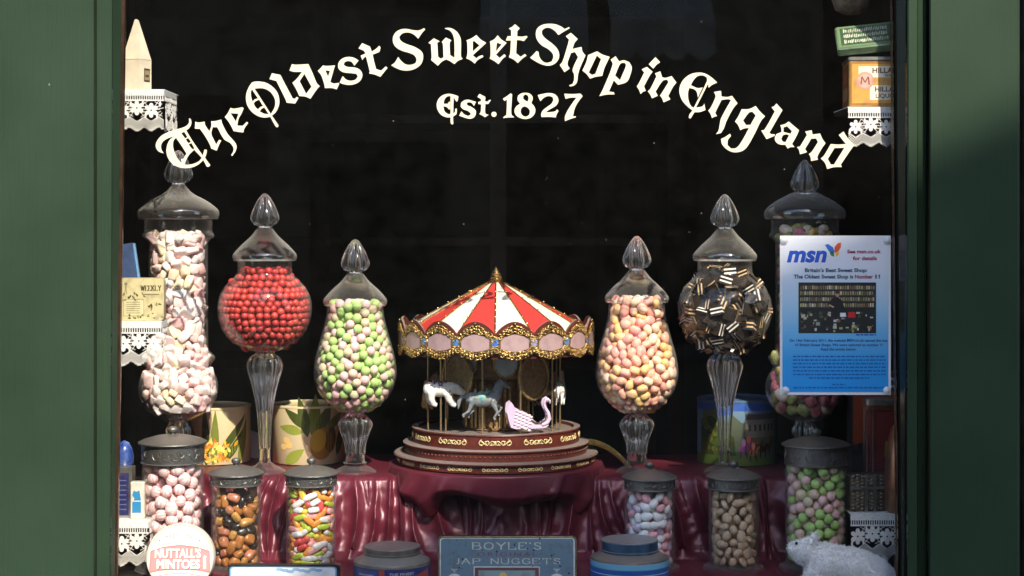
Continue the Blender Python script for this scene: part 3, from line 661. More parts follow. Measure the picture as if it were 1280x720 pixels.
d = 13.2*s20; cyl = lambda R, y0, y1, Y=YF: [(R*S(Y)-.0026, PZ(y0, Y)-FLOORZ), (R*S(Y)-.0026, PZ(y1, Y)-FLOORZ)]
X = pack(cyl(38, 700, 579), d, 12, 1.9, .64)
fill(can_bonbon, X, 'canister_bonbon', [(m.copy(), l, w) for m, l, w in bonbons(d, 'the wide canister behind the white bear')], 'balls in the wide canister', 3, scale=(.9, 1.05))  # same kind of bonbon as in the pear-shaped stemmed jar

# pink and yellow pellets
d = 12*s38; q = superell((0, 0, 0), (d*.6, d*.45, d*.45), .85, 14, 9, .03)
def two(name, a, b): return sugar(name, a, .5, .9, .2, c2=b, sc=55, bump=.15)
kinds = [(smoothme(q.mesh('pellet', m)), l+' pellet sweet in the pear-shaped jar right of the carousel', w) for m, l, w in (
    (two('pellet_pink', (.84, .3, .28), (.9, .58, .36)), 'pink', 4), (two('pellet_yellow', (.88, .64, .2), (.88, .48, .34)), 'yellow', 3), (two('pellet_pale', (.9, .6, .5), (.88, .74, .45)), 'pale peach', 3))]
X = pack(prof_of(PEAR, YB, STEPZ, 372), d, 13, 1.9, .66)
fill(jar_orange[0], X, 'pellet', kinds, 'pellets in the pear-shaped jar', 4, tangent=True, scale=(.88, 1.1))

# black and cream sandwich squares
LIQ = pm('liquorice_black', (.02, .014, .01), .2, bump=(200, .2)); CRM = pm('cream_paste', (.75, .52, .28), .6, noise=(200, .3)); WHT = pm('white_paste', (.86, .8, .7), .6, noise=(200, .2))
d = 14.5*s38
def sandwich(m):
    q = MB(); a, h = d*.52, d*.42; zz = [-h, -h*.55, -h*.22, h*.22, h*.55, h]
    for i in range(5):
        q.mi = 1 if i in (1, 3) else 0; e = .985 if i in (1, 3) else 1; q.box(-a*e, a*e, -a*e, a*e, zz[i]+1e-5, zz[i+1]-1e-5)
    return q.mesh('liquorice_square', [LIQ, m])
kinds = [(sandwich(CRM), 'black square sweet with two tan stripes in the round-bowled jar', 3), (sandwich(WHT), 'black square sweet with two white stripes in the round-bowled jar', 1)]
X = pack(prof_of(BALL, YB, STEPZ, 334), d, 14, 1.9, .6)
fill(jar_black[0], X, 'liquorice_square', kinds, 'squares in the round-bowled jar', 5, scale=(.9, 1.05))

# pale chunks in the tall jar
rgk = random.Random(5); d = 12.8*s38; kinds = []
for l, c, c2, w in (('pale pink', (.86, .58, .54), (.9, .74, .7), 4), ('white', (.86, .8, .75), (.88, .7, .66), 4), ('cream yellow', (.86, .7, .45), (.88, .78, .64), 1.3), ('rose pink', (.8, .42, .42), (.88, .66, .62), .8)):
    m = sugar('chunk_'+l.replace(' ', '_'), c, .7, .9, .25, c2=c2, sc=80, bump=.5)
    for v in range(3):
        q = superell((0, 0, 0), (d*rgk.uniform(.54, .68), d*rgk.uniform(.42, .54), d*rgk.uniform(.32, .44)), .42, 12, 9, .1, rgk)
        kinds.append((smoothme(q.mesh('chunk', m), 50), l+' dusty chunk sweet in the tall jar on the left', w))
X = pack(prof_of(TALL, YB, STEPZ, 291, ybot=512), d, 15, 1.7, .62)
fill(jar_tall[0], X, 'chunk', kinds, 'chunks in the tall jar', 6, tangent=True, scale=(.75, 1.15))
# mixed fruit pieces in the other tall jar
kinds = []; d = 16*s38
for l, c, w in (('dark pink', (.5, .1, .13), 3), ('olive green', (.28, .3, .06), 2.2), ('amber yellow', (.7, .42, .06), 1.6), ('pale cream', (.75, .6, .45), 2.4)):
    m = sugar('fruit_'+l.replace(' ', '_'), c, .4, .5, .3, bump=.3)
    q = superell((0, 0, 0), (d*.6, d*.48, d*.42), .75, 12, 8, .08, rgk); kinds.append((smoothme(q.mesh('fruit_piece', m), 60), l+' fruit piece sweet in the tall jar behind the poster', w))
X = pack(prof_of(TALL, YB, STEPZ, 282, ybot=516), d, 16, 1.6, .6)
fill(jar_fruit[0], X, 'fruit_piece', kinds, 'fruit pieces in the tall jar', 7, tangent=True, scale=(.8, 1.1))

# striped mints
mA = sugar('mint_pink', (.88, .46, .47), .35, .3, .2, c2=(.9, .58, .57), bump=.1, coat=.3); mB = sugar('mint_white', (.9, .74, .72), .35, .3, .2, c2=(.9, .8, .78), bump=.1, coat=.3)
d = 15.8*s20; q = superell((0, 0, 0), (d*.56, d*.48, d*.48), .92, 20, 12, .02)
q.m = [(1 if (i//(len(q.f)//20)) % 3 else 0) for i in range(len(q.f))]
mint = smoothme(q.mesh('striped_mint', [mA, mB]))
q2 = superell((0, 0, 0), (d*.5, d*.5, d*.45), .92, 20, 12, .02); q2.m = [(1 if (i//(len(q2.f)//20)) % 2 else 0) for i in range(len(q2.f))]
mint2 = smoothme(q2.mesh('striped_mint', [mA, mB]))
X = pack(cyl(38, 700, 577), d, 17, 1.7, .64)
fill(can_mint, X, 'striped_mint', [(mint, 'oval pink and white striped mint in the wide canister', 1), (mint2, 'round finely striped pink and white mint in the wide canister', 1)], 'mints in the wide canister', 8, scale=(.88, 1.04))

# gums
kinds = []; d = 12.6*s20
for l, c, w in (('amber', (.42, .17, .04), 3), ('honey', (.5, .27, .07), 2.5), ('orange brown', (.5, .2, .1), 1.6), ('black', (.018, .014, .012), 4)):
    m = pm('gum_'+l.replace(' ', '_'), c, .28, noise=(60, .3), sss=.35 if l != 'black' else 0, bump=(150, .15))
    for r in ((.72, .4, .4), (.52, .5, .4), (.62, .46, .34)):
        q = superell((0, 0, 0), [x*d for x in r], .6, 12, 8, .07, rgk); kinds.append((smoothme(q.mesh('gum', m), 70), l+' gum sweet in the canister of gums', w))
X = pack(cyl(31, 704, 612), d, 18, 1.7, .62)
fill(can_gum, X, 'gum', kinds, 'gums in the canister', 9, tangent=True, scale=(.8, 1.12))

# coloured sticks
kinds = []; d = 8.4*s20
for l, c, w in (('white', (.88, .84, .8), 3), ('yellow', (.85, .58, .04), 2), ('lime green', (.5, .62, .04), 2.4), ('orange', (.85, .32, .03), 2.2), ('red', (.68, .06, .05), 2), ('pink', (.88, .42, .4), 2)):
    m = sugar('stick_'+l.replace(' ', '_'), c, .3, .2, .15, bump=.05, coat=.4)
    for r, ww in (((1.22, .46, .46), 1.6), ((.95, .45, .45), .7), ((.5, .45, .45), .6)):
        q = superell((0, 0, 0), [x*d for x in r], .62 if r[0] > .6 else .9, 12, 10, .01, rgk); kinds.append((smoothme(q.mesh('sugar_stick', m)), l+(' sugar-coated stick sweet' if r[0] > .6 else ' sugar-coated stick sweet seen end on')+' in the canister of sticks', w*ww))
X = pack(cyl(31, 704, 609), d*1.2, 19, 1.7, .74)
fill(can_torp, X, 'sugar_stick', kinds, 'sticks in the canister', 10, tangent=.6, scale=(.9, 1.06))

# almonds
kinds = []; d = 12*s20
for l, c, w in (('white', (.82, .84, .84), 4), ('pink', (.84, .42, .46), 3), ('lilac', (.6, .5, .64), 2)):
    m = sugar('almond_'+l, c, .35, .3, .2, bump=.08, coat=.2); q = superell((0, 0, 0), (d*.64, d*.48, d*.44), 1, 16, 10, .01, taper=-.16); kinds.append((smoothme(q.mesh('sugared_almond', m)), l+' sugared almond in the canister of almonds', w))
X = pack(cyl(31, 704, 614), d, 20, 1.7, .64)
fill(can_almond, X, 'sugared_almond', kinds, 'almonds in the canister', 11, tangent=True, scale=(.85, 1.05))

# beige knobbly sweets
kinds = []; d = 13*s20; m = sugar('beige_sweet', (.56, .4, .25), .6, .6, .2, c2=(.68, .54, .38), sc=150, bump=.7)
for r, lab in (((.56, .54, .3), 'flat beige knobbly sweet in its canister'), ((.5, .46, .42), 'rounded beige knobbly sweet in its canister'), ((.6, .42, .36), 'long beige knobbly sweet in its canister')):
    q = superell((0, 0, 0), [x*d for x in r], .9, 14, 10, .06, rgk)
    kinds.append((smoothme(q.mesh('knobbly_sweet', m)), lab, 1))
X = pack(cyl(31, 704, 614), d, 21, 1.7, .62)
fill(can_nut, X, 'knobbly_sweet', kinds, 'beige sweets in the canister', 12, tangent=True, scale=(.8, 1.1))
# ---------------------------------------------------------------- the toy carousel
GOLD = pm('gilt', (.66, .43, .15), .24, metal=.85, noise=(350, .8), bump=(500, .3))
OLDGOLD = pm('dull_gilt', (.5, .36, .15), .42, metal=.6, noise=(200, .5))
MAROON = pm('maroon_lacquer', (.11, .022, .014), .35, noise=(60, .4), dust=.55)
ROOFRED = pm('roof_red', (.52, .042, .036), .45, noise=(40, .5, (.42, .035, .03)))
ROOFWHITE = pm('roof_white', (.76, .7, .58), .45, noise=(40, .6, (.68, .6, .46)))
MAUVE = pm('mauve_panel', (.4, .27, .27), .4, noise=(60, .25))
MIRROR = pm('pale_blue_gloss', (.6, .68, .7), .15, noise=(60, .2), coat=.4)  # even pale blue-white gloss for the drum mirrors
SCROLL = pm('pale_gilt', (.82, .64, .32), .38, metal=.35, noise=(300, .3))
def gem(n, c): return pm('gem_'+n, c, .12, noise=(150, .5), coat=.6)
GEMS = [gem('blue', (.08, .22, .7)), gem('violet', (.3, .08, .42)), gem('sky', (.12, .3, .62)), gem('lavender', (.42, .38, .6))]
YC = .44; sc_ = S(YC); CX = 620
def cz(y): return PZ(y, YC)-PZ(576, YC)
car = thing('toy_carousel', 'toy carousel with red and white striped roof and gilt cornice', 'toy', (PX(CX, YC), YC, PZ(576, YC)))
def cr(r): return r*sc_
NP = 16; DA = 2*PI/NP
# base: three stepped discs, dusty on top
def disc(name, prof, m=MAROON, seg=96): return MB().lathe(prof, seg).build(name, m, car, 40)
t1 = disc('lower_tier', [(cr(120), cz(576)), (cr(123), cz(575)), (cr(123), cz(566.5)), (cr(127), cz(566)), (cr(127.5), cz(564.5)), (cr(126), cz(563)), (cr(100), cz(563))])
t2 = disc('middle_tier', [(cr(113.5), cz(562.9)), (cr(113.5), cz(552.5)), (cr(116), cz(552)), (cr(116), cz(550.5)), (cr(114), cz(549.5)), (cr(90), cz(549.5))])
t3 = disc('upper_tier', [(cr(104), cz(549.4)), (cr(104), cz(534)), (cr(105.5), cz(533)), (cr(105), cz(531.5)), (cr(97.5), cz(531.5)), (cr(96), cz(535)), (cr(40), cz(535))])
def arabesque(w, h, rad):
    q = MB()
    def spiral(cx_, cz_, r0, turns, a0, sg, n=14):
        pts = []
        for k in range(n+1):
            u = k/n; a = a0+sg*turns*2*PI*u; r = r0*(1-.8*u); pts.append((cx_+r*math.cos(a), 0, cz_+r*math.sin(a)))
        q.tube(pts, [rad*(1-.4*k/n) for k in range(n+1)], 5)
    for sg in (-1, 1):
        spiral(sg*w*.40, 0, h*.42, 1.1, PI/2, -sg); spiral(sg*w*.22, h*.08, h*.34, 1.0, -PI/2, sg); spiral(sg*w*.08, -h*.05, h*.3, .9, PI/2, sg)
        q.tube([(sg*w*k/10*.5, 0, h*.26*math.sin(k/10*2*PI*1.5)) for k in range(11)], rad*.8, 5)
        for k in range(3): q.ell((sg*w*(.13+.15*k), 0, -h*.22*(-1)**k), (h*.17, rad, h*.09), 6, 4)
    q.ell((0, 0, 0), (h*.16, rad*1.2, h*.3), 8, 6); return q
def round_rim(q, R, name, n, z, parent, a0=0):
    """wraps the flat motif round radius R and sets n copies"""
    q.v = [((R-v[1]*1.0)*math.sin(v[0]/R), -(R-v[1])*math.cos(v[0]/R), v[2]) for v in q.v]
    me = smoothme(q.mesh(name, SCROLL))
    for i in range(n):
        o = bpy.data.objects.new(name, me); link(o, parent); o.location = (0, 0, z); o.rotation_euler = (0, 0, a0+2*PI*i/n)
round_rim(arabesque(cr(40), cr(9.5), cr(.75)), cr(104.3), 'gold_scroll', 12, cz(541.5), t3)
round_rim(arabesque(cr(32), cr(6.5), cr(.6)), cr(123.3), 'gold_scroll', 18, cz(571), t1)
q = MB()
for i in range(120):
    a = 2*PI*i/120; q.ell((cr(113.7)*math.cos(a), cr(113.7)*math.sin(a), cz(557.5)), (cr(1.2),)*3, 5, 3)
q.build('bead_row', MAROON, t2, 60)
# inner drum with mirrors
dr = disc('centre_drum', [(cr(40), cz(534.9)), (cr(42), cz(533)), (cr(37), cz(529)), (cr(36), cz(500)), (cr(38), cz(472)), (cr(58), cz(466)), (cr(60), cz(440)), (cr(50), cz(432))], pm('carved_walnut', (.26, .14, .06), .4, noise=(80, .5)), 16)
for i in range(8):
    a = i*PI/4+.2
    M = Matrix.Rotation(a, 4, 'Z')
    ol = [(-cr(15), cz(442)), (cr(15), cz(442)), (cr(14), cz(455)), (cr(8), cz(464)), (0, cz(467)), (-cr(8), cz(464)), (-cr(14), cz(455))]
    q = MB(); q.prism(ol, cr(1.5), lambda u, v, w: M@Vector((u, -cr(62)-w, v))); f = q.build('mirror', MIRROR, car)
    q = MB(); ol2 = ol+[ol[0]]; q.tube([M@Vector((u, -cr(63.5), v)) for u, v in ol2], cr(1.3), 5); q.build('frame', OLDGOLD, f, 60)
    q = MB()
    for x in (-10, -4, 2, 8): q.box(cr(x), cr(x+3), -cr(41), -cr(38.5), cz(531), cz(474), M)
    q.build('carved_panel', OLDGOLD, car)
for i in range(4):                                         # big gilt medallions between the mirrors
    a = PI/4+i*PI/2; M = Matrix.Rotation(a, 4, 'Z')
    q = MB(); q.tube([M@Vector((cr(25)*math.cos(t), -cr(66), cz(467)+cr(27)*math.sin(t))) for t in [2*PI*k/28 for k in range(29)]], cr(2.4), 6); md = q.build('medallion', OLDGOLD, car, 60)
    q = MB(); q.prism([(cr(23.5)*math.cos(t), cz(467)+cr(25.5)*math.sin(t)) for t in [2*PI*k/28 for k in range(28)]], cr(1.5), lambda u, v, w: M@Vector((u, -cr(64)-w, v))); q.build('plaque', pm('painted_plaque_%d' % i, (.3, .2, .09), .4, noise=(120, .8, (.12, .07, .04))), md)
# canopy
ribs = MB(); apex = cz(352); rimz = cz(409); rimr = cr(112)
for i in range(NP):
    a0 = i*DA; a1 = a0+DA; q = MB(); rows = []
    for k in range(7):
        u = k/6; r = cr(7)+(rimr-cr(7))*u; z = apex+(rimz-apex)*(u*.94+.06*u*u); row = []
        for j in range(4):
            a = a0+(a1-a0)*j/3+.004*(1 if j == 0 else -1 if j == 3 else 0); sag = .018*cr(60)*math.sin(PI*j/3)*u
            row.append((r*math.sin(a), -r*math.cos(a), z-sag))
        rows.append(row)
    q.loft(rows+[[(x, y, z-.002) for x, y, z in rw] for rw in rows[::-1]], caps=False, closed=False)
    q.build('roof_gore', ROOFRED if i % 2 else ROOFWHITE, car, 30)
    q = MB(); pts = []
    for k in range(9):
        u = k/8; r = cr(7)+(rimr-cr(7))*u; pts.append((r*math.sin(a0), -r*math.cos(a0), apex+(rimz-apex)*(u*.94+.06*u*u)+cr(.6)))
    q.tube(pts, cr(1.0), 6)
    for k in range(2, 9): q.ell(pts[k][:2]+(pts[k][2]+cr(1.4),), cr(1.3), 6, 4)
    q.build('roof_rib', GOLD, car, 50)
MB().lathe([(cr(9), cz(353)), (cr(9.5), cz(350)), (cr(7.5), cz(348)), (cr(8.2), cz(346.5)), (cr(6), cz(344)), (cr(6.6), cz(342.5)), (cr(4.2), cz(339)), (cr(2.6), cz(336)), (cr(.3), cz(333))], 24).build('finial', GOLD, car, 45)
# cornice: each panel scalloped above and below
Rc = cr(120)
def onr(u, v, w=0): return ((Rc+w)*math.sin(u), -(Rc+w)*math.cos(u), v)
def top(u): return cz(411)+(cz(396)-cz(411))*max(0, math.cos(u/DA*PI))**.8          # u from -DA/2 to DA/2
def bot(u): return cz(433)-(cz(433)-cz(442))*max(0, math.cos(u/DA*PI))**.8
nn = 12; us = [(-.5+k/nn)*DA for k in range(nn+1)]
q = MB(); q.loft([[onr(u, bot(u)) for u in us], [onr(u, top(u)) for u in us], [onr(u, top(u), -.004) for u in us], [onr(u, bot(u), -.004) for u in us], [onr(u, bot(u)) for u in us]], caps=False, closed=False)
me_panel = q.mesh('cornice_panel', MAROON)
hw = DA*.36; q = MB(); up = [(-hw+2*hw*k/8) for k in range(9)]
q.loft([[onr(u, cz(428)-(cz(428)-cz(431.5))*math.cos(u/hw*PI/2), .0016) for u in up], [onr(u, cz(416.5)+(cz(411)-cz(416.5))*math.cos(u/hw*PI/2), .0016) for u in up]], caps=False, closed=False)
me_field = smoothme(q.mesh('field', MAUVE))
q = MB(); rgc = random.Random(4)
for edge, sgn in ((lambda u: top(u)-cr(7.5), 1), (lambda u: top(u)-cr(10.5), 1), (lambda u: bot(u)+cr(3.5), -1), (lambda u: bot(u)+cr(6.8), -1)):
    for k in range(13):
        u = (-.46+.92*k/12)*DA; z = edge(u); R_ = cr(rgc.uniform(2.2, 3.4)); pts = []; s0 = rgc.choice((-1, 1)); a0 = rgc.uniform(0, 6)
        for j in range(9):
            w = j/8; a = a0+s0*w*4.6; r = R_*(1-.6*w); pts.append(onr(u+r*math.cos(a)/Rc, z+r*math.sin(a), .0022+.0012*math.sin(w*PI)))
        q.tube(pts, cr(.85), 5)
        q.ell(onr(u+DA*.03, z+cr(rgc.uniform(-3, 2)), .003), cr(rgc.uniform(.9, 1.6)), 6, 4)
    for sg in (-1, 1):
        q.tube([onr(sg*DA*(.05+.4*k/8), edge(sg*DA*(.05+.4*k/8))-sgn*cr(2+1.6*math.sin(k)), .002) for k in range(9)], cr(.8), 5)
for sg in (-1, 1):
    q.tube([onr(sg*DA*.40, cz(414)+(cz(431)-cz(414))*k/4, .002) for k in range(5)], cr(1.0), 5)
q.tube([onr(0, top(0)+cr(k*.6-3), .002) for k in range(5)], [cr(2), cr(1.7), cr(1.4), cr(.9), cr(.3)], 6)
me_trim = smoothme(q.mesh('gold_trim', GOLD)); me_trim_old = me_trim
for i in range(NP):
    rz = (i+.5)*DA
    p = bpy.data.objects.new('cornice_panel', me_panel); link(p, car); p.rotation_euler = (0, 0, rz)
    for nm, me in (('field', me_field), ('gold_trim', me_trim)): link(bpy.data.objects.new(nm, me), p)
    q = MB(); q.ell((0, 0, 0), (cr(5.2), cr(2), cr(6.2)), 10, 6); g = q.build('jewel', GEMS[(i*7+(i//3)) % 4 if i else 0], car, 30)
    a = i*DA; g.location = onr(a, cz(421), .001); g.rotation_euler = (0, 0, a)
    q = MB(); q.tube([(cr(6)*math.cos(t), -.001, cr(7)*math.sin(t)) for t in [2*PI*k/14 for k in range(15)]], cr(.9), 5); q.build('setting', GOLD, g, 60)
MB().lathe([(cr(2), cz(440.5)), (cr(117), cz(440.5)), (cr(117), cz(439.5)), (cr(117), cz(412)), (cr(112), cz(411))], 64).build('soffit', MAROON, car, 30)

# riders
def blob(parts, voxel, name, mats, smooth_it=4):
    """joins tubes and ellipsoids into one continuous skin"""
    q = MB()
    for p in parts:
        if p[0] == 't': q.tube(p[1], p[2], 10)
        else: q.ell(p[1], p[2], 12, 8, p[3] if len(p) > 3 else None)
    me = q.mesh(name, mats); ob = bpy.data.objects.new(name, me); COL.objects.link(ob)
    r = ob.modifiers.new('r', 'REMESH'); r.mode = 'VOXEL'; r.voxel_size = voxel; r.use_smooth_shade = True
    sm = ob.modifiers.new('s', 'SMOOTH'); sm.iterations = smooth_it; sm.factor = .5
    bpy.context.view_layer.update(); dg = bpy.context.evaluated_depsgraph_get()
    out = bpy.data.meshes.new_from_object(ob.evaluated_get(dg)); bpy.data.objects.remove(ob)
    out.materials.clear()
    for m in (mats if isinstance(mats, list) else [mats]): out.materials.append(m)
    return smoothme(out)
def horse_parts(u):
    """unit u = body half length; faces +x"""
    v = lambda *a: tuple(x*u for x in a)
    P_ = [('e', v(0, 0, 0), v(1.0, .42, .46)), ('e', v(.62, 0, .06), v(.46, .4, .5)), ('e', v(-.65, 0, .08), v(.48, .42, .46)),
          ('t', [v(.75, 0, .15), v(1.05, 0, .6), v(1.2, 0, 1.0), v(1.25, 0, 1.15)], [.36*u, .28*u, .2*u, .16*u]),
          ('t', [v(1.15, 0, 1.2), v(1.45, 0, 1.02), v(1.78, 0, .78)], [.22*u, .2*u, .11*u]),
          ('e', v(1.12, .1, 1.42), v(.06, .05, .14)), ('e', v(1.12, -.1, 1.42), v(.06, .05, .14)),
          ('t', [v(.75, 0, .62), v(.92, 0, 1.0), v(1.1, 0, 1.35)], [.1*u, .13*u, .08*u]),
          ('t', [v(-1.0, 0, .2), v(-1.3, 0, .25), v(-1.5, 0, -.1), v(-1.55, 0, -.6)], [.1*u, .15*u, .14*u, .05*u])]
    for sy, a, b, c in ((.24, (.85, -.25), (1.25, -.55), (1.0, -.95)), (-.24, (.7, -.3), (.95, -.8), (.7, -1.15)),
                        (.24, (-.75, -.2), (-.5, -.65), (-.95, -1.05)), (-.24, (-.7, -.2), (-.9, -.7), (-1.3, -.95))):
        P_.append(('t', [v(a[0]-.1, sy*.9, a[1]+.25), v(a[0], sy, a[1]), v(b[0], sy, b[1]), v(c[0], sy, c[1]), v(c[0]+.12, sy, c[1]-.12)], [.24*u, .19*u, .11*u, .08*u, .1*u]))
    return P_
def coat_mat(n, c, c2, s=90): return pm('coat_'+n, c, .4, noise=(s, .8, c2), bump=(250, .3))
WB = coat_mat('white', (.78, .76, .72), (.6, .56, .5)); GB = coat_mat('slate', (.14, .17, .19), (.28, .3, .3)); CB = coat_mat('cream', (.5, .44, .33), (.3, .25, .18)); LB = coat_mat('lion', (.42, .24, .08), (.2, .1, .04))
LIL = pm('lilac_enamel', (.55, .42, .58), .32, noise=(80, .4, (.66, .56, .66))); TURQ = pm('turquoise_cloth', (.08, .34, .4), .5, noise=(120, .8, (.45, .42, .2))); PURP = pm('purple_saddle', (.13, .05, .09), .45, noise=(90, .6, (.25, .2, .2))); BRASS = pm('brass_pole', (.55, .42, .24), .3, metal=.85)
def pole(x, y, r=1.3, parent=None): return MB().lathe([(cr(r), 0), (cr(r), cz(440.6)-cz(534.9))], 10).build('pole', BRASS, parent or car, 50, loc=(x, y, cz(534.9)))
def rider(name, px, depth, py, me, rz, saddle=None, u=None, label=None):
    """px, py where its middle shows; depth in px behind (+) or before (-) the carousel axis"""
    Yl = depth*sc_; s = S(YC+Yl); x = (px-640)*s-car.location.x; z = CAMZ+(290-py)*s-car.location.z
    o = bpy.data.objects.new(name, me); link(o, car); o.location = (x, Yl, z); o.rotation_euler = (0, 0, rz)
    if label: o['label'] = label
    if saddle:
        q = MB(); q.ell((-.05*u, 0, .16*u), (.5*u, .455*u, .42*u), 14, 8); q.ell((-.45*u, 0, .5*u), (.12*u, .3*u, .22*u), 8, 6); q.ell((.3*u, 0, .5*u), (.1*u, .2*u, .18*u), 8, 6)
        q.build('saddle', saddle, o, 40)
        q = MB(); q.tube([(.55*u, .41*u, .05*u), (.5*u, .43*u, -.1*u), (.5*u, 0, -.48*u), (.5*u, -.43*u, -.1*u), (.55*u, -.41*u, .05*u)], .05*u, 6); q.build('girth', OLDGOLD, o, 60)
    p = MB().lathe([(cr(1.25), cz(534.9)-z), (cr(1.25), cz(440.6)-z)], 10).build('pole', BRASS, o, 50)
    return o
u = cr(19); hm = blob(horse_parts(u), cr(1.0), 'horse', GB, 3)
rider('horse', 603, -62, 500, hm, .1, TURQ, u, 'slate grey horse with turquoise saddle cloth')
u2 = cr(15.5); hc = blob(horse_parts(u2), cr(.9), 'horse', CB, 3)
rider('horse', 622, -30, 487, hc, .5, PURP, u2, 'cream horse behind the grey one'); rider('horse', 585, 20, 490, hc, 2.8, PURP, u2, 'cream horse at the back of the platform')
hw_ = blob(horse_parts(u2), cr(.9), 'horse', WB, 3); rider('horse', 700, -20, 487, hw_, 1.45, TURQ, u2, 'white horse seen from behind at the right'); rider('horse', 560, 40, 488, hc, 2.6, TURQ, u2, 'cream horse at the far left of the platform'); rider('horse', 683, 30, 488, hc, 1.0, PURP, u2, 'cream horse at the far right of the platform'); rider('horse', 655, 55, 490, hc, 3.4, TURQ, u2, 'cream horse far side')
# white bear
u = cr(15); v = lambda *a: tuple(x*u for x in a)
bear = [('e', v(-.1, 0, .1), v(1.15, .62, .62)), ('e', v(-.85, 0, .1), v(.6, .6, .62)), ('e', v(.65, 0, .12), v(.6, .55, .56)), ('t', [v(.8, 0, .2), v(1.3, 0, .1), v(1.55, 0, -.05)], [.5*u, .42*u, .36*u]),
        ('t', [v(1.5, 0, -.05), v(1.9, 0, -.22), v(2.1, 0, -.32)], [.36*u, .26*u, .17*u]), ('e', v(1.4, .28, .32), v(.13, .08, .15)), ('e', v(1.4, -.28, .32), v(.13, .08, .15))]
for sy, a, b, c in ((.36, (.6, -.2), (.85, -.7), (1.1, -1.1)), (-.36, (.5, -.2), (.65, -.75), (.95, -1.15)), (.36, (-.9, -.1), (-.95, -.65), (-.8, -1.05)), (-.36, (-.8, -.1), (-.8, -.7), (-.6, -1.1))):
    bear.append(('t', [v(a[0], sy, a[1]), v(b[0], sy, b[1]), v(c[0], sy, c[1]), v(c[0]+.25, sy, c[1]-.05)], [.36*u, .28*u, .22*u, .2*u]))
bm_ = blob(bear, cr(1.0), 'bear', WB, 3); rider('bear', 551, -58, 488, bm_, .15, PURP, u*1.28, 'white bear with dark purple saddle')
# lion, seated on its haunches
u = cr(11); v = lambda *a: tuple(x*u for x in a)
lion = [('t', [v(-.3, 0, -.9), v(-.15, 0, -.2), v(.1, 0, .5)], [.62*u, .6*u, .5*u]), ('e', v(.22, 0, 1.0), v(.62, .6, .66)), ('e', v(.6, 0, 1.05), v(.36, .32, .36)), ('e', v(.9, 0, .92), v(.2, .2, .18)), ('e', v(-.3, .4, -1.2), v(.6, .26, .5)), ('e', v(-.3, -.4, -1.2), v(.6, .26, .5))]
for sy in (.26, -.26): lion.append(('t', [v(.25, sy, .3), v(.4, sy, -.6), v(.42, sy, -1.6), v(.62, sy, -1.68)], [.28*u, .22*u, .17*u, .17*u]))
lion.append(('t', [v(-.7, 0, -1.4), v(-1.2, 0, -1.3), v(-1.4, 0, -.6)], [.12*u, .1*u, .14*u]))
lm = blob(lion, cr(.9), 'lion', LB, 3); rider('lion', 535, -25, 492, lm, -1.2)
# swan chariot: two curved sides, feathered back, seat
sw = bpy.data.objects.new('swan_chariot', None); link(sw, car)
Yl = -66*sc_; s_ = S(YC+Yl); sw.location = ((660-640)*s_-car.location.x, Yl, CAMZ+(290-533)*s_-car.location.z); sw.rotation_euler = (0, 0, .12)
k = cr(1)
for yy, nm in ((-9, 'swan_side'), (9, 'swan_side')):
    q = MB()
    ol = [(-22, 0), (-25, 10), (-27, 20), (-26, 28), (-22, 31), (-19, 27), (-17, 23), (-8, 19), (0, 15), (6, 8), (12, 3.5), (18, 3), (22, 6), (24, 2), (20, -1), (0, -2), (-16, -2)]
    q.prism([(a*k, b*k) for a, b in ol], 2.2*k, lambda a, b, w: (a, yy*k+w-1.1*k, b))
    q.tube([(x*k, yy*k, z*k) for x, z in ((16, 3), (22, 5), (25, 10), (23.5, 17), (20, 23), (18.5, 28), (20, 32), (23, 33.5), (25.5, 31.5), (25.5, 28.5))], [2.6*k, 2.8*k, 2.6*k, 2.2*k, 1.9*k, 1.8*k, 1.9*k, 2.1*k, 1.5*k, .7*k], 8)
    sd = q.build(nm, LIL, sw, 50)
    q = MB()
    for r_ in range(5):
        for c_ in range(5): q.ell(((-15+c_*4.4-r_*.6)*k, (yy-1.6)*k, (20-r_*4-c_*1.9)*k), (2.0*k, .9*k, 1.5*k), 8, 5)
    q.build('feathers', pm('pale_lilac', (.68, .58, .62), .35) if 'pale_lilac' not in bpy.data.materials else bpy.data.materials['pale_lilac'], sd, 60)
q = MB(); q.box(-18*k, 6*k, -7.8*k, 7.8*k, 4*k, 6*k); q.box(-20*k, -17*k, -7.8*k, 7.8*k, 4.2*k, 22*k); q.build('seat', MAROON, sw)
q = MB(); q.tube([(x*k, -10.6*k, z*k) for x, z in ((2, 9), (8, 5), (15, 5), (20, 9), (21.5, 15))], 1.0*k, 6); q.build('gold_line', GOLD, sw, 60)
for a in (-2.9, -2.2, -.9, .4, 1.1, 1.8, 2.5): pole(cr(78)*math.sin(a), -cr(78)*math.cos(a)*.9, 1.1)
# gilt rope end behind the carousel
rp = MB()
for k in range(7):
    pts = []
    for j in range(15):
        w = j/14; x = 735+55*w; y = 552+6*w+30*w**2.2; ph = w*9+k*2*PI/7; p = P(x, y, .47); pts.append(p+Vector((0, .0055*math.cos(ph)*(1-.2*w), .0055*math.sin(ph))))
    rp.tube(pts, .0016, 5)
tag(rp.build('rope', pm('gilt_cord', (.75, .55, .16), .4, noise=(200, .4)), None, 60), 'twisted gold cord curving down beside the carousel base', 'cord')
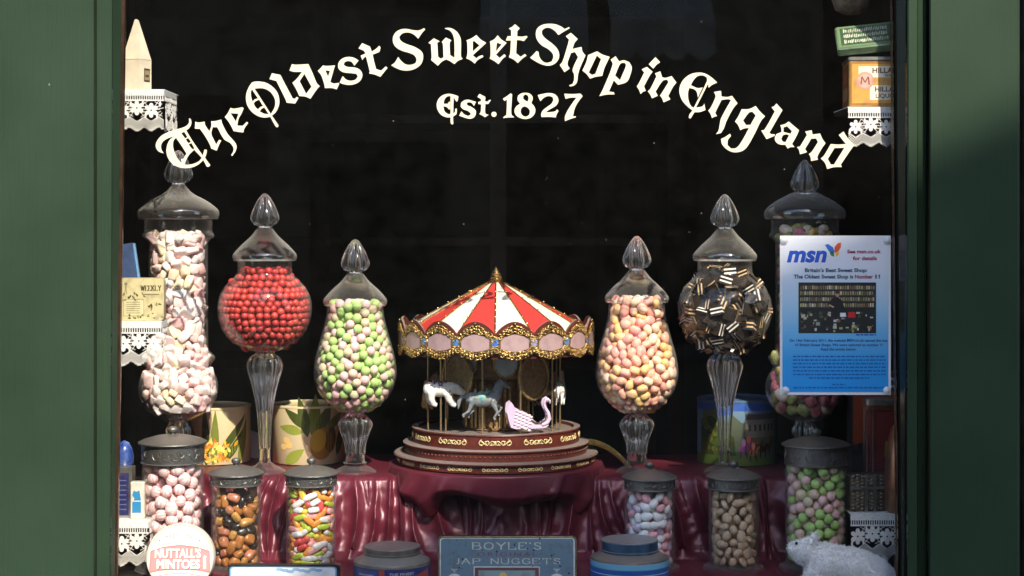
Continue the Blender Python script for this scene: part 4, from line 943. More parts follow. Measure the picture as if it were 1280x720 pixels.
# ---------------------------------------------------------------- burgundy satin
def satin(name):
    m, nt, b = nodes(name); L = nt.links.new
    tc = N(nt, 'ShaderNodeTexCoord'); nz = N(nt, 'ShaderNodeTexNoise'); nz.inputs['Scale'].default_value = 7; nz.inputs['Detail'].default_value = 4; L(tc.outputs['Object'], nz.inputs['Vector'])
    mx = N(nt, 'ShaderNodeMix', data_type='RGBA'); mx.inputs['A'].default_value = (.085, .009, .019, 1); mx.inputs['B'].default_value = (.12, .015, .028, 1); L(nz.outputs[0], mx.inputs[0]); L(mx.outputs['Result'], b.inputs['Base Color'])
    b.inputs['Roughness'].default_value = .37; b.inputs['Specular IOR Level'].default_value = .75; b.inputs['Specular Tint'].default_value = (1, .72, .76, 1)
    b.inputs['Anisotropic'].default_value = .4; b.inputs['Sheen Weight'].default_value = .06; b.inputs['Sheen Roughness'].default_value = .35; b.inputs['Sheen Tint'].default_value = (1, .45, .5, 1)
    wv = N(nt, 'ShaderNodeTexNoise'); wv.inputs['Scale'].default_value = 90; wv.inputs['Detail'].default_value = 2; L(tc.outputs['Object'], wv.inputs['Vector'])
    bp = N(nt, 'ShaderNodeBump'); bp.inputs['Strength'].default_value = .25; bp.inputs['Distance'].default_value = .0016; L(wv.outputs[0], bp.inputs['Height']); L(bp.outputs[0], b.inputs['Normal'])
    return m
SATIN = satin('burgundy_satin')
rg = np.random.RandomState(21)
nx, ns = 900, 96
xs = np.linspace(PX(226, .31), PX(1004, .31), nx)
path = [(.68, STEPZ+.001), (.60, STEPZ+.001), (.45, STEPZ+.001), (.35, STEPZ+.001), (.338, STEPZ-.0015), (.329, STEPZ-.007), (.322, STEPZ-.022), (.312, STEPZ-.06), (.300, STEPZ-.11), (.285, FLOORZ+.020), (.265, FLOORZ+.006), (.22, FLOORZ+.003), (.06, FLOORZ+.002)]
pl = [0]
for a, b in zip(path, path[1:]): pl.append(pl[-1]+math.dist(a, b))
ss = np.concatenate([np.linspace(0, pl[3], 14)[:-1], np.linspace(pl[3], pl[10], 66)[:-1], np.linspace(pl[10], pl[-1], 21)]); ns = len(ss)
py_ = np.interp(ss, pl, [p[0] for p in path]); pz_ = np.interp(ss, pl, [p[1] for p in path])
front = np.clip((ss-pl[3])/(pl[10]-pl[3]), 0, 1)             # 0 on the step, 1 at its foot
def vnoise(x, y, seed, n=64):
    """smooth value noise on a lattice"""
    g = np.random.RandomState(seed).rand(n, n); xi, yi = np.floor(x).astype(int), np.floor(y).astype(int); fx, fy = x-xi, y-yi
    fx, fy = fx*fx*(3-2*fx), fy*fy*(3-2*fy); G = lambda a, b: g[a % n, b % n]
    return (G(xi, yi)*(1-fx)+G(xi+1, yi)*fx)*(1-fy)+(G(xi, yi+1)*(1-fx)+G(xi+1, yi+1)*fx)*fy
XX, FF = np.meshgrid(xs, front)
bd_ = [xs[0]-.05]; wd_ = []
while bd_[-1] < xs[-1]+.05: wd_.append(rg.choice([rg.uniform(.011, .019), rg.uniform(.019, .034), rg.uniform(.034, .055)], p=[.34, .43, .23])); bd_.append(bd_[-1]+wd_[-1])
bd_ = np.array(bd_); nf = len(bd_); lean = rg.uniform(-.05, .05, nf); lean = np.convolve(lean, np.ones(3)/3, 'same')*1.6; bow = np.convolve(rg.uniform(-.05, .05, nf), np.ones(3)/3, 'same')
amp_i = rg.uniform(.35, 1.0, nf); st_i = rg.uniform(-.6, .25, nf)
D = np.zeros((ns, nx)); DX = np.zeros((ns, nx))
for i in range(ns):
    f = front[i]; b_ = np.maximum.accumulate(bd_+lean*f+bow*math.sin(f*PI)+np.arange(nf)*1e-6)
    t = np.interp(xs, b_, np.arange(nf)); k = np.clip(t.astype(int), 0, nf-2); fr_ = t-k; w = np.maximum(b_[k+1]-b_[k], .004)
    am = amp_i[k]*(1-fr_)+amp_i[k+1]*fr_; s0 = st_i[k]*(1-fr_)+st_i[k+1]*fr_
    rm = np.clip((f-s0)/.6, 0, 1); rm = rm*rm*(3-2*rm)
    c = .5-.5*np.cos(2*PI*fr_)
    D[i] = am*rm*np.minimum(w*.8, .03)*c**1.3; DX[i] = am*rm*w*.14*np.sin(2*PI*fr_)
crease = (vnoise(XX*75+FF*9, FF*5-XX*12, 77)-.5)*.0036+(vnoise(XX*30-FF*7, FF*3+XX*9, 78)-.5)*.006
D += crease*np.clip(FF*4, 0, 1)
tdir = np.stack([np.gradient(py_), np.gradient(pz_)], 1); tdir /= np.linalg.norm(tdir, axis=1)[:, None]+1e-9
nY, nZ = tdir[:, 1], -tdir[:, 0]                            # outwards: up on the step, forward on the riser
q = MB(); rows = []
for i in range(ns):
    k = 1.0 if front[i] < .8 else 1.0-.88*(front[i]-.8)/.2; k = .12 if front[i] <= .02 else k
    rows.append([(float(xs[j]+DX[i, j]*k), float(py_[i]+nY[i]*D[i, j]*k), float(pz_[i]+abs(nZ[i])*D[i, j]*k)) for j in range(nx)])
q.loft(rows, caps=False, closed=False)
o = q.build('satin_cloth', SATIN, None, 180, recalc=False); tag(o, 'burgundy satin cloth draped in folds over the display step', 'cloth')
# round board under the carousel with its own satin cover
bx, bz = car.location.x, car.location.z
bd = MB().lathe([(cr(128), -.012), (cr(131), -.011), (cr(131), -.0015), (cr(129), -.001)], 64).build('round_board', BLACKWOOD, None, 40, loc=(bx, YC, bz-.004)); tag(bd, 'round board under the satin beneath the carousel', 'board')
na = 260; q = MB(); rows = []; prof = [0, .25, .5, .8, .95, 1.0]
def nz1(a, k, sd): return sum(math.sin(a*f+sd*f*1.7)/f for f in (k, k*2.1, k*3.3))
for u in (0.05, .5, .9, .985): rows.append([(cr(132)*u*math.sin(2*PI*j/na), -cr(132)*u*math.cos(2*PI*j/na), .0004) for j in range(na)])
for k in range(22):
    v = k/21; row = []
    for j in range(na):
        a = 2*PI*j/na; ad = (a+PI) % (2*PI)-PI             # 0 towards the camera
        side = min(1, max(0, (abs(ad)-.3)/.5))
        Ln = .058+.006*math.sin(3*a)+.004*math.sin(7*a+1)+.035*math.exp(-((ad+.72)/.13)**2)+.025*math.exp(-((ad-.95)/.15)**2)
        fo = nz1(a, 9, 3.1)*.003+(.003+.010*side)*max(0, math.sin(a*19+2.5*math.sin(a*3)+2.0*v))**2+.0025*math.sin(a*31+6*v)*side
        tuck = max(0, v-.62)/.38                            # the cloth is gathered back under the board
        r = cr(133)+.002*math.sin(v*PI)+fo*min(1, v*1.6)-.045*tuck**1.6*(1-.6*side)
        row.append((r*math.sin(a), -r*math.cos(a), -.001-Ln*v-.004*math.sin(a*6+1)*v))
    rows.append(row)
q.loft(rows, caps=False); o = q.build('satin_cover', SATIN, None, 180, loc=(bx, YC, bz-.0015)); tag(o, 'burgundy satin cover hanging over the round board below the carousel', 'cloth')
# ---------------------------------------------------------------- printed goods
class Art:
    """flat print: coloured shapes in (u, v) laid on a surface by f(u, v, w)"""
    def __init__(s, f, strip=None): s.f = f; s.q = MB(); s.strip = strip
    def poly(s, pts, col, k=1):
        s.q.cur = col; w = .00016*k
        parts = [pts]
        if s.strip:
            u0 = min(p[0] for p in pts); u1 = max(p[0] for p in pts); n = max(1, int((u1-u0)/s.strip)+1); parts = []
            for i in range(n):
                a, b = u0+(u1-u0)*i/n, u0+(u1-u0)*(i+1)/n; c = clip(clip(pts, a, 1), b, -1)
                if len(c) > 2: parts.append(c)
        for p in parts:
            try: s.q.poly(p, (), lambda u, v: s.f(u, v, w))
            except Exception: pass
        return s
    def rect(s, u0, u1, v0, v1, col, k=1): return s.poly([(u0, v0), (u1, v0), (u1, v1), (u0, v1)], col, k)
    def ell(s, u, v, a, b, col, k=1, n=18, rot=0):
        c, d = math.cos(rot), math.sin(rot)
        return s.poly([(u+a*math.cos(t)*c-b*math.sin(t)*d, v+a*math.cos(t)*d+b*math.sin(t)*c) for t in [2*PI*i/n for i in range(n)]], col, k)
    def line(s, pts, w, col, k=1):
        for (a, b), (c, d) in zip(pts, pts[1:]):
            L = math.hypot(c-a, d-b) or 1; nx_, ny_ = -(d-b)/L*w/2, (c-a)/L*w/2
            s.poly([(a+nx_, b+ny_), (a-nx_, b-ny_), (c-nx_, d-ny_), (c+nx_, d+ny_)], col, k)
        return s
    def leaf(s, u, v, L, wd, rot, col, k=1, bend=0):
        pts = []; n = 8
        for sg in (1, -1):
            rng = range(n+1) if sg == 1 else range(n-1, 0, -1)
            for i in rng:
                t = i/n; x = L*t; y = sg*wd*math.sin(PI*t**.8)+bend*t*t*L; pts.append((u+x*math.cos(rot)-y*math.sin(rot), v+x*math.sin(rot)+y*math.cos(rot)))
        return s.poly(pts, col, k)
    def text(s, txt, u0, u1, v, h, col, k=2, bold=0, shear=0, arc=None, sp=1):
        """fits txt between u0 and u1, baseline v, capital height h"""
        cu_k = h/.7; me = text_mesh(txt, cu_k, SIGNCREAM, 0, bold*h, shear, spacing=sp)
        X = [x.co.x for x in me.vertices]
        if not X: return s
        a, b = min(X), max(X); sx = (u1-u0)/(b-a); s.q.cur = col; w = .00016*k
        vs = []
        for x in me.vertices:
            u = u0+(x.co.x-a)*sx; vv = v+x.co.y
            if arc: uc, vc = arc; r = vv-vc; th = (u-uc)/(v-vc); u, vv = uc+r*math.sin(th), vc+r*math.cos(th)
            vs.append(s.f(u, vv, w))
        s.q._add(vs, [tuple(p.vertices) for p in me.polygons]); bpy.data.meshes.remove(me); return s
    def build(s, mat, parent, name='print', **kw): return s.q.build(name, mat, parent, colors=True, recalc=False, **kw)
def clip(pts, c, sg):
    out = []; n = len(pts)
    for i in range(n):
        a, b = pts[i], pts[(i+1) % n]; ia = sg*(a[0]-c) >= -1e-12; ib = sg*(b[0]-c) >= -1e-12
        if ia: out.append(a)
        if ia != ib: t = (c-a[0])/(b[0]-a[0]); out.append((c, a[1]+t*(b[1]-a[1])))
    return out
def srgb(r, g, b): return tuple(((c/255)/12.92 if c/255 <= .04045 else ((c/255+.055)/1.055)**2.4) for c in (r, g, b))
PRINT = print_mat('printed_tin', .35, .25, 40); PAPER = print_mat('printed_paper', .6, .05, 30); OLDPRINT = print_mat('worn_printed_tin', .4, .55, 55, dirt=(.12, .1, .09))
TINMETAL = pm('bare_tin', (.55, .53, .48), .35, metal=.9, noise=(60, .4)); DARKTIN = pm('dark_tin_rim', (.06, .055, .05), .4, metal=.5, noise=(60, .4))
CARD = pm('cream_card', (.74, .64, .48), .7, noise=(40, .2)); RIM_W = pm('ivory_enamel', (.7, .66, .56), .35, noise=(50, .25))

# ---- poster on the glass
YPO = .0062
po = thing('poster', 'blue and white paper poster fixed to the glass by four suckers', 'poster', P(1044, 492, YPO))
def pu(x, y): return (x-1044)*S(YPO), (492-y)*S(YPO)
A = Art(lambda u, v, w: (u, -w-.0004, v))
def R_(x0, x1, y0, y1, c, k): (a, b), (c_, d) = pu(x0, y1), pu(x1, y0); A.rect(a, c_, b, d, c, k)
q = MB(); (a, b), (c, d) = pu(975, 493.5), pu(1113.5, 294.5); q.box(a, c, 0, .0003, b, d); q.build('sheet', pm('white_paper', (.8, .8, .82), .6), po)
n = 48; ctl = [(0, srgb(232, 232, 238)), (.2, srgb(220, 226, 238)), (.45, srgb(165, 205, 232)), (.62, srgb(105, 180, 228)), (.8, srgb(40, 155, 224)), (1, srgb(5, 145, 226))]
for i in range(n):
    t = (i+.5)/n
    for (t0, c0), (t1, c1) in zip(ctl, ctl[1:]):
        if t0 <= t <= t1: w = (t-t0)/(t1-t0); col = tuple(x*(1-w)+y*w for x, y in zip(c0, c1))
    R_(978, 1110.5, 297+193*i/n, 297+193*(i+1)/n, col, 1)
def T(txt, x0, x1, y, h, col, bold=.03, shear=0, k=3): (a, b), (c, _) = pu(x0, y), pu(x1, y); A.text(txt, a, c, b, h*S(YPO), col, k, bold, shear)
BLU = srgb(20, 80, 190); NAVY = srgb(16, 62, 92); MARO = srgb(150, 30, 60); DB = srgb(14, 62, 130)
T('msn', 983.5, 1033.5, 327, 19.5, BLU, .055, .22)
for pts, c in (([(1031, 306), (1035, 305), (1041, 309), (1043, 314), (1041, 317), (1036, 314)], srgb(40, 110, 200)), ([(1037, 315), (1042, 315), (1043, 320), (1042, 321), (1038, 319)], srgb(60, 150, 70)),
               ([(1043, 309), (1047, 304), (1051, 303), (1051, 309), (1048, 314), (1043, 316)], srgb(215, 85, 50)), ([(1044, 316), (1049, 314), (1048, 319), (1045, 321)], srgb(240, 180, 60))):
    A.poly([pu(*p) for p in pts], c, 3)
T('See msn.co.uk', 1059, 1101, 316.5, 4.4, MARO, .05); T('for details', 1066, 1096, 325, 4.4, MARO, .05)
T("Britain's Best Sweet Shop:", 1006, 1084, 340, 4.6, NAVY, .05); T('The Oldest Sweet Shop is', 992, 1066.5, 348, 4.6, NAVY, .05); T('Number', 1068.5, 1091, 348, 4.6, MARO, .05); T('1!', 1094, 1100, 348, 4.6, NAVY, .05)
T('On 14th February 2011, the website MSN.co.uk named the top', 987, 1109, 427, 3.2, DB, .03); T('10 British Sweet Shops. We were selected as number 1!', 994, 1103, 432.6, 3.2, DB, .03); T('Read the article below:', 1026, 1070, 438, 3.2, DB, .03)
rgp = random.Random(9)
for yy, xa, xb in [(445.5+i*4.5, 991+2*(i == 6)*10, 1107-2*(i == 6)*10) for i in range(7)]+[(480.5, 1040, 1057), (484.5, 992, 1106), (418.5, 1070, 1095)]:
    x = xa                                                   # lines of print too small to read
    while x < xb: w = rgp.uniform(2, 6.5); R_(x, min(x+w, xb), yy-.9, yy+.9, srgb(12, 92, 175), 3); x += w+1.2
# its photograph: shelves of jars behind a counter
R_(998, 1095, 353, 416.5, srgb(22, 28, 30), 3)
for r, yy in enumerate((356.5, 363.5, 371, 378.5)):
    R_(999, 1094, yy+5.2, yy+6, srgb(85, 60, 38), 4); x = 1000
    while x < 1091:
        w = rgp.uniform(1.6, 2.6); c = rgp.choice(((205, 190, 150), (170, 150, 110), (215, 205, 180), (150, 120, 80), (190, 190, 130))); f = rgp.uniform(.6, 1)
        R_(x, x+w, yy+rgp.uniform(.4, 1), yy+5, srgb(*[v*f for v in c]), 4); x += w+.8
A.poly([pu(*p) for p in [(1041, 372), (1046, 371), (1052, 375), (1057, 388), (1050, 392), (1040, 388), (1036, 382), (1034, 381)]], srgb(14, 16, 20), 5)
A.ell(*pu(1046.5, 368), 2.6*S(YPO), 3.4*S(YPO), srgb(180, 130, 105), 6); A.ell(*pu(1046.5, 365.6), 2.5*S(YPO), 1.6*S(YPO), srgb(50, 38, 32), 7); A.line([pu(1036, 381), pu(1042, 384)], 2*S(YPO), srgb(190, 150, 125), 6)
for i in range(70):
    x, y = rgp.uniform(1000, 1091), rgp.uniform(388, 413); c = rgp.choice(((190, 185, 165), (120, 90, 60), (70, 80, 50), (160, 160, 100), (55, 45, 40), (200, 200, 200))); R_(x, x+rgp.uniform(1.5, 5), y, y+rgp.uniform(1.5, 4), srgb(*c), 4+i % 3)
R_(1060, 1069, 390, 397, srgb(190, 40, 40), 7); R_(1050, 1057, 391, 396, srgb(225, 225, 230), 7)
A.build(PAPER, po)
SUCK = pm('clear_sucker', (.7, .72, .74), .25, noise=(80, .2), sss=.2)
for x, y in ((980, 301), (1109, 301), (981.5, 488), (1108.5, 488)):
    a, b = pu(x, y); q = MB(); M = Matrix.Rotation(PI/2, 4, 'X')
    q.lathe([(.0001, 0), (.0075, 0), (.0072, .0012), (.0045, .002), (.003, .0035), (.0001, .0038)], 20); q.v = [(v[0]+a, -v[2]-.001, v[1]+b) for v in q.v]; q.build('sucker', SUCK, po, 50)

# ---- upright tins with printed faces
def wall_art(t, w): return Art(lambda u, v, k: (u, -k-.0003, v))
# blue sweet tin with lettering in the middle of the front row
YT = .1; k = S(YT)
t = thing('flat_tin', 'worn blue flat tin with pale lettering standing below the carousel', 'tin', (PX(634, YT), YT, FLOORZ), 0)
Ht = PZ(671, YT)-FLOORZ
M = Matrix.Rotation(-.05, 4, 'X')
def fr(u, v, w, y0=0): p = M@Vector((u, -w, v)); return (p.x, p.y+y0, p.z)
q = MB(); n_ = 6
def rrect(x0, x1, z0, z1, r, n=5):
    o = []
    for cx_, cz_, a0 in ((x1-r, z1-r, 0), (x0+r, z1-r, PI/2), (x0+r, z0+r, PI), (x1-r, z0+r, 1.5*PI)):
        for i in range(n+1): a = a0+i*PI/2/n; o.append((cx_+r*math.cos(a), cz_+r*math.sin(a)))
    return o
q.prism(rrect(-87*k, 87*k, 0, Ht, .008), .022, lambda u, v, w: fr(u, v, -w)); q.build('case', DARKTIN, t, 40)
q = MB(); q.tube([fr(u, v, .0005) for u, v in rrect(-86*k, 86*k, .001, Ht-.001, .008)+[(86*k, Ht-.009)]], .0016, 6); q.build('rim', pm('brass_edge', (.35, .3, .16), .4, metal=.7, noise=(80, .5)), t, 60)
A = Art(lambda u, v, w: fr(u, v, w+.0004))
A.poly(rrect(-84.5*k, 84.5*k, .002, Ht-.0028, .006), srgb(225, 228, 222), 1); A.poly(rrect(-83*k, 83*k, .0035, Ht-.0045, .005), srgb(104, 130, 146), 2)
def yv(y): return PZ(y, YT)-FLOORZ
CRM_T = srgb(205, 208, 190)
def serif(A, txt, u0, u1, v, h, col, k_=3):
    """capitals drawn with thick and thin strokes and feet"""
    G = {'B': [((0, 0), (0, 1)), ((0, 1), (.45, 1), (.58, .88), (.58, .66), (.45, .54), (0, .54)), ((.45, .54), (.66, .42), (.66, .14), (.5, 0), (0, 0))], 'O': [((.4, 0), (.12, .12), (0, .5), (.12, .88), (.4, 1), (.68, .88), (.8, .5), (.68, .12), (.4, 0))],
         'Y': [((0, 1), (.36, .5), (.72, 1)), ((.36, .5), (.36, 0))], 'L': [((0, 1), (0, 0), (.58, 0), (.58, .22))], 'E': [((.6, .8), (.6, 1), (0, 1), (0, 0), (.62, 0), (.62, .2)), ((0, .52), (.42, .52))], "'": [((.06, 1.02), (.02, .78))],
         'S': [((.56, .76), (.5, .94), (.3, 1), (.08, .92), (.05, .7), (.2, .57), (.46, .45), (.58, .3), (.52, .08), (.3, 0), (.08, .06), (.02, .26))], 'J': [((.32, 1), (.32, .16), (.2, -.02), (.04, .06))], 'A': [((0, 0), (.36, 1), (.74, 0)), ((.15, .36), (.58, .36))], 'P': [((0, 0), (0, 1)), ((0, 1), (.46, 1), (.62, .88), (.62, .6), (.46, .48), (0, .48))],
         'N': [((0, 0), (0, 1), (.64, 0), (.64, 1))], 'U': [((0, 1), (0, .22), (.14, .02), (.34, 0), (.54, .04), (.66, .24), (.66, 1))], 'G': [((.66, .76), (.56, .94), (.36, 1), (.12, .88), (0, .5), (.12, .12), (.38, 0), (.6, .06), (.68, .16), (.68, .44), (.46, .44))], 'T': [((0, .8), (0, 1), (.7, 1), (.7, .8)), ((.35, 1), (.35, 0))],
         'R': [((0, 0), (0, 1)), ((0, 1), (.46, 1), (.6, .88), (.6, .64), (.46, .52), (0, .52)), ((.3, .52), (.68, 0))], 'I': [((0, 0), (0, 1))], 'M': [((0, 0), (0, 1), (.4, .2), (.8, 1), (.8, 0))], 'W': [((0, 1), (.24, 0), (.48, .9), (.72, 0), (.96, 1))], 'K': [((0, 0), (0, 1)), ((.6, 1), (0, .4)), ((.2, .58), (.66, 0))], 'H': [((0, 0), (0, 1)), ((.66, 0), (.66, 1)), ((0, .5), (.66, .5))], 'Q': [((.4, 0), (.12, .12), (0, .5), (.12, .88), (.4, 1), (.68, .88), (.8, .5), (.68, .12), (.4, 0)), ((.45, .2), (.8, -.14))], 'C': [((.66, .76), (.56, .94), (.36, 1), (.12, .88), (0, .5), (.12, .12), (.38, 0), (.58, .06), (.68, .24))], 'D': [((0, 0), (0, 1), (.4, 1), (.66, .84), (.74, .5), (.66, .16), (.4, 0), (0, 0))]}
    wd = [max([p[0] for st in G[c] for p in st]) if c in G else .45 for c in txt]; gap = .3
    tot = sum(wd)+gap*(len(txt)-1); sx = (u1-u0)/tot; x = u0
    for c, w in zip(txt, wd):
        for st in G.get(c, []):
            pp = [(x+p[0]*sx, v+p[1]*h) for p in st]
            for a, b in zip(pp, pp[1:]):
                vert = abs(b[1]-a[1])/(math.hypot(b[0]-a[0], b[1]-a[1]) or 1); th = h*(.07+.13*vert); A.line([a, b], th, col, k_)
            for e in (st[0], st[-1]):
                if e[1] in (0, 1) and c not in 'OSGCQ': A.line([(x+e[0]*sx-h*.14, v+e[1]*h), (x+e[0]*sx+h*.14, v+e[1]*h)], h*.07, col, k_)
        x += (w+gap)*sx
serif(A, "BOYLE'S", -43*k, 42*k, yv(687), 8.5*k, CRM_T); A.text('ORIGINAL', -38*k, 38*k, yv(695.5), 5*k, srgb(118, 88, 110), 3, .03, sp=1.3); serif(A, 'JAP NUGGETS', -65*k, 66*k, yv(705), 6.8*k, CRM_T)
for u0, u1, v0, v1, c, kk in ((-42, 41, 740, 708, srgb(205, 212, 205), 3), (-40.5, 39.5, 738, 709.5, srgb(110, 70, 72), 4), (-36, 35, 736, 713, srgb(130, 160, 160), 5)): A.rect(u0*k, u1*k, yv(v0), yv(v1), c, kk)
for u in (-66, 62): A.ell(u*k, yv(724), 9*k, 7*k, srgb(225, 225, 220), 3); A.leaf(u*k, yv(716), 6*k, 1.4*k, 1.57, srgb(170, 190, 195), 3); A.leaf(u*k, yv(713), 5*k, 1*k, .4, srgb(170, 190, 195), 3); A.leaf(u*k, yv(713), 5*k, 1*k, 2.7, srgb(170, 190, 195), 3)
A.ell(-5*k, yv(721), 5*k, 6*k, srgb(215, 190, 110), 6)
for i in range(46):
    u, v = rgp.uniform(-82, 82)*k, rgp.uniform(.01, Ht-.004); s_ = rgp.choice((.4, .6, .8, 1.5))*k
    A.poly([(u+s_*rgp.uniform(.4, 1.4)*math.cos(a), v+s_*rgp.uniform(.4, 1.2)*math.sin(a)) for a in [i_*PI/4 for i_ in range(8)]], srgb(34, 44, 58), 4)
A.build(OLDPRINT, t)

# ---- round mint tin
YN = .085; k = S(YN); cN = P(225, 697, YN); rN = 42.5*k
t = thing('round_tin', 'round white and pink mint tin leaning at the lower left', 'tin', (cN.x, YN, FLOORZ)); zc = cN.z-FLOORZ
M2 = Matrix.Rotation(-.12, 4, 'X')
def fn(u, v, w): p = M2@Vector((u, -w, v)); return (p.x, p.y, p.z+zc)
q = MB(); rows = []
for r, w in ((rN*.98, -.022), (rN, -.021), (rN, -.002), (rN*.985, .0005), (rN*.95, .0008), (rN*.94, 0)): rows.append([fn(r*math.cos(2*PI*j/64), r*math.sin(2*PI*j/64), w) for j in range(64)])
q.loft(rows, True); q.build('case', RIM_W, t, 35)
A = Art(fn); PK = srgb(232, 150, 150); PKL = srgb(240, 205, 200); WH = srgb(240, 236, 228)
A.ell(0, 0, rN*.94, rN*.94, PKL, 1, 48); A.ell(0, 0, rN*.91, rN*.91, WH, 2, 48); A.ell(0, 0, rN*.86, rN*.86, PK, 3, 48); A.ell(0, 0, rN*.845, rN*.845, WH, 4, 48)
ban = [(-.88, -.42), (-.86, .18), (-.5, .30), (0, .36), (.5, .30), (.86, .18), (.88, -.42), (.5, -.36), (0, -.34), (-.5, -.36)]
A.poly([(u*rN, v*rN) for u, v in ban], PK, 5); A.line([(u*rN, v*rN) for u, v in ban+[ban[0]]], .025*rN, srgb(205, 120, 120), 6)
A.line([(-.55*rN, .38*rN), (-.2*rN, .43*rN), (.2*rN, .43*rN), (.55*rN, .38*rN)], .02*rN, PK, 5)
GR = srgb(120, 118, 112)
for dx, dy, c, kk in ((.012, -.02, srgb(150, 90, 88), 6), (0, 0, srgb(245, 242, 235), 7)):
    A.text("NUTTALL'S", (-.74+dx)*rN, (.62+dx)*rN, (.0+dy)*rN, .25*rN, c, kk, .06); A.text('MINTOES', (-.68+dx)*rN, (.6+dx)*rN, (-.31+dy)*rN, .25*rN, c, kk, .06)
A.text('MADE', -.42*rN, -.06*rN, .58*rN, .12*rN, GR, 6, 0, arc=(0, -1.2*rN), sp=1.3); A.text('IN', .16*rN, .32*rN, .58*rN, .12*rN, GR, 6, 0, arc=(0, -1.2*rN), sp=1.3)
for x in (-.62, .56): A.ell(x*rN, .5*rN, .025*rN, .025*rN, GR, 6, 8)
A.line([(.74*rN, -.32*rN), (.72*rN, 0), (.76*rN, .05*rN)], .08*rN, WH, 7); A.line([(-.6*rN, -.52*rN), (-.2*rN, -.46*rN), (.2*rN, -.46*rN), (.6*rN, -.52*rN)], .025*rN, PK, 5)
A.text('DONCASTER', -.5*rN, .5*rN, -.68*rN, .11*rN, GR, 6, 0, sp=1.2); A.build(PRINT, t)

# ---- pale tray-shaped tin showing only its top edge
YW = .1; k = S(YW); t = thing('tray_tin', 'pale blue white rounded tin showing its top edge below the sugar sticks', 'tin', (PX(354, YW), YW, FLOORZ)); Hw = PZ(706, YW)-FLOORZ
q = MB(); q.prism(rrect(-70*k, 70*k, 0, Hw, .007), .02, lambda u, v, w: fr(u, v, -w)); q.build('case', DARKTIN, t, 40)
A = Art(lambda u, v, w: fr(u, v, w+.0003)); A.poly(rrect(-67*k, 67*k, .001, Hw-.004, .006), srgb(120, 170, 205), 1); A.poly(rrect(-65*k, 65*k, .001, Hw-.0055, .006), srgb(225, 235, 238), 2)
for i in range(8): A.ell((-5+i*7)*k, Hw-.009-.002*(i % 3), 5*k, 2*k, srgb(150, 185, 215), 3, 10)
A.build(PRINT, t)

# ---- round lidded tins
def drum(name, label, cx, Y, R, ybody, rl, ylid0, ylid1, mats, sy=1.0):
    t = thing(name, label, 'tin', (PX(cx, Y), Y, FLOORZ)); k = S(Y); z = lambda y: PZ(y, Y)-FLOORZ
    MB().lathe([(R*k, 0), (R*k, z(ybody)), (R*k*.985, z(ybody)+.0015), (R*k*.86, z(ybody)+.006), (rl*k*1.02, z(ylid0)), (rl*k*.9, z(ylid0))], 64, sy=sy).build('body', mats[0], t, 40)
    MB().lathe([(rl*k*1.0, z(ylid0)-.0005), (rl*k*1.045, z(ylid0)), (rl*k*1.045, z(ylid0)+.003), (rl*k*1.02, z(ylid0)+.0035), (rl*k*1.02, z(ylid1)-.002), (rl*k*1.04, z(ylid1)-.0015), (rl*k*1.02, z(ylid1)), (rl*k*.95, z(ylid1)-.0006), (rl*k*.2, z(ylid1)-.0004)], 64, sy=sy).build('lid', mats[1], t, 40)
    r = R*k+.0002; A = Art(lambda u, v, w: ((r+w)*math.sin(u/r), -(r+w)*math.cos(u/r)*sy, v), .006)
    return t, A, k, z
OLIVE = pm('brown_japanned_tin', (.15, .135, .11), .4, metal=.3, noise=(60, .4), dust=.7)
t, A, k, z = drum('round_canister_tin', 'brown round tin with blue and red label at lower left of the flat blue tin', 490, .1, 48, 700, 34, 691, 682, (OLIVE, OLIVE))
HB = PI*48*k
A.rect(-HB*.98, HB*.98, 0, z(702), srgb(42, 52, 108), 1); A.rect(-HB, HB, z(703), z(701.5), srgb(120, 110, 90), 2)
A.rect(-13*k, -6*k, 0, z(703.5), srgb(165, 62, 40), 2); A.poly([(60*k, z(720)), (60*k, z(706)), (18*k, z(716)), (4*k, 0), (60*k, 0)], srgb(165, 60, 42), 2); A.rect(-50*k, -16*k, 0, z(705), srgb(60, 72, 128), 2)
A.text('THE FINEST', 0, 32*k, z(710.5), 3.2*k, srgb(190, 190, 205), 3, .02); A.text('IN THE WORLD', 5*k, 38*k, z(716), 2.8*k, srgb(190, 190, 205), 3, .02); A.rect(-44*k, -20*k, z(712), z(710), srgb(150, 150, 170), 3); A.build(OLDPRINT, t)
BLUET = pm('blue_tin_lid', (.03, .075, .14), .38, metal=.2, noise=(60, .4), dust=.8); BRT = pm('brown_tin_shoulder', (.14, .1, .08), .4, metal=.3, noise=(60, .4), dust=.5)
t, A, k, z = drum('striped_blue_tin', 'bright blue striped round tin in front of the sugared almonds', 787, .1, 49, 696, 34.5, 688, 674, (BRT, BLUET))
HB = PI*49*k
for y0, y1, c, kk in ((704, 697, srgb(105, 165, 195), 1), (740, 704, srgb(28, 82, 158), 1), (711.2, 710.2, srgb(170, 195, 215), 2), (720.2, 719.2, srgb(170, 195, 215), 2), (705, 704, srgb(60, 110, 160), 2)): A.rect(-HB*.99, HB*.99, max(0, z(y0)), z(y1), c, kk)
A.ell(-20*k, z(722), 16*k, 7*k, srgb(160, 190, 165), 3); A.ell(-20*k, z(722), 14*k, 5.5*k, srgb(90, 120, 110), 4); A.ell(-18*k, z(721), 6*k, 4*k, srgb(200, 180, 120), 5); A.build(PRINT, t)

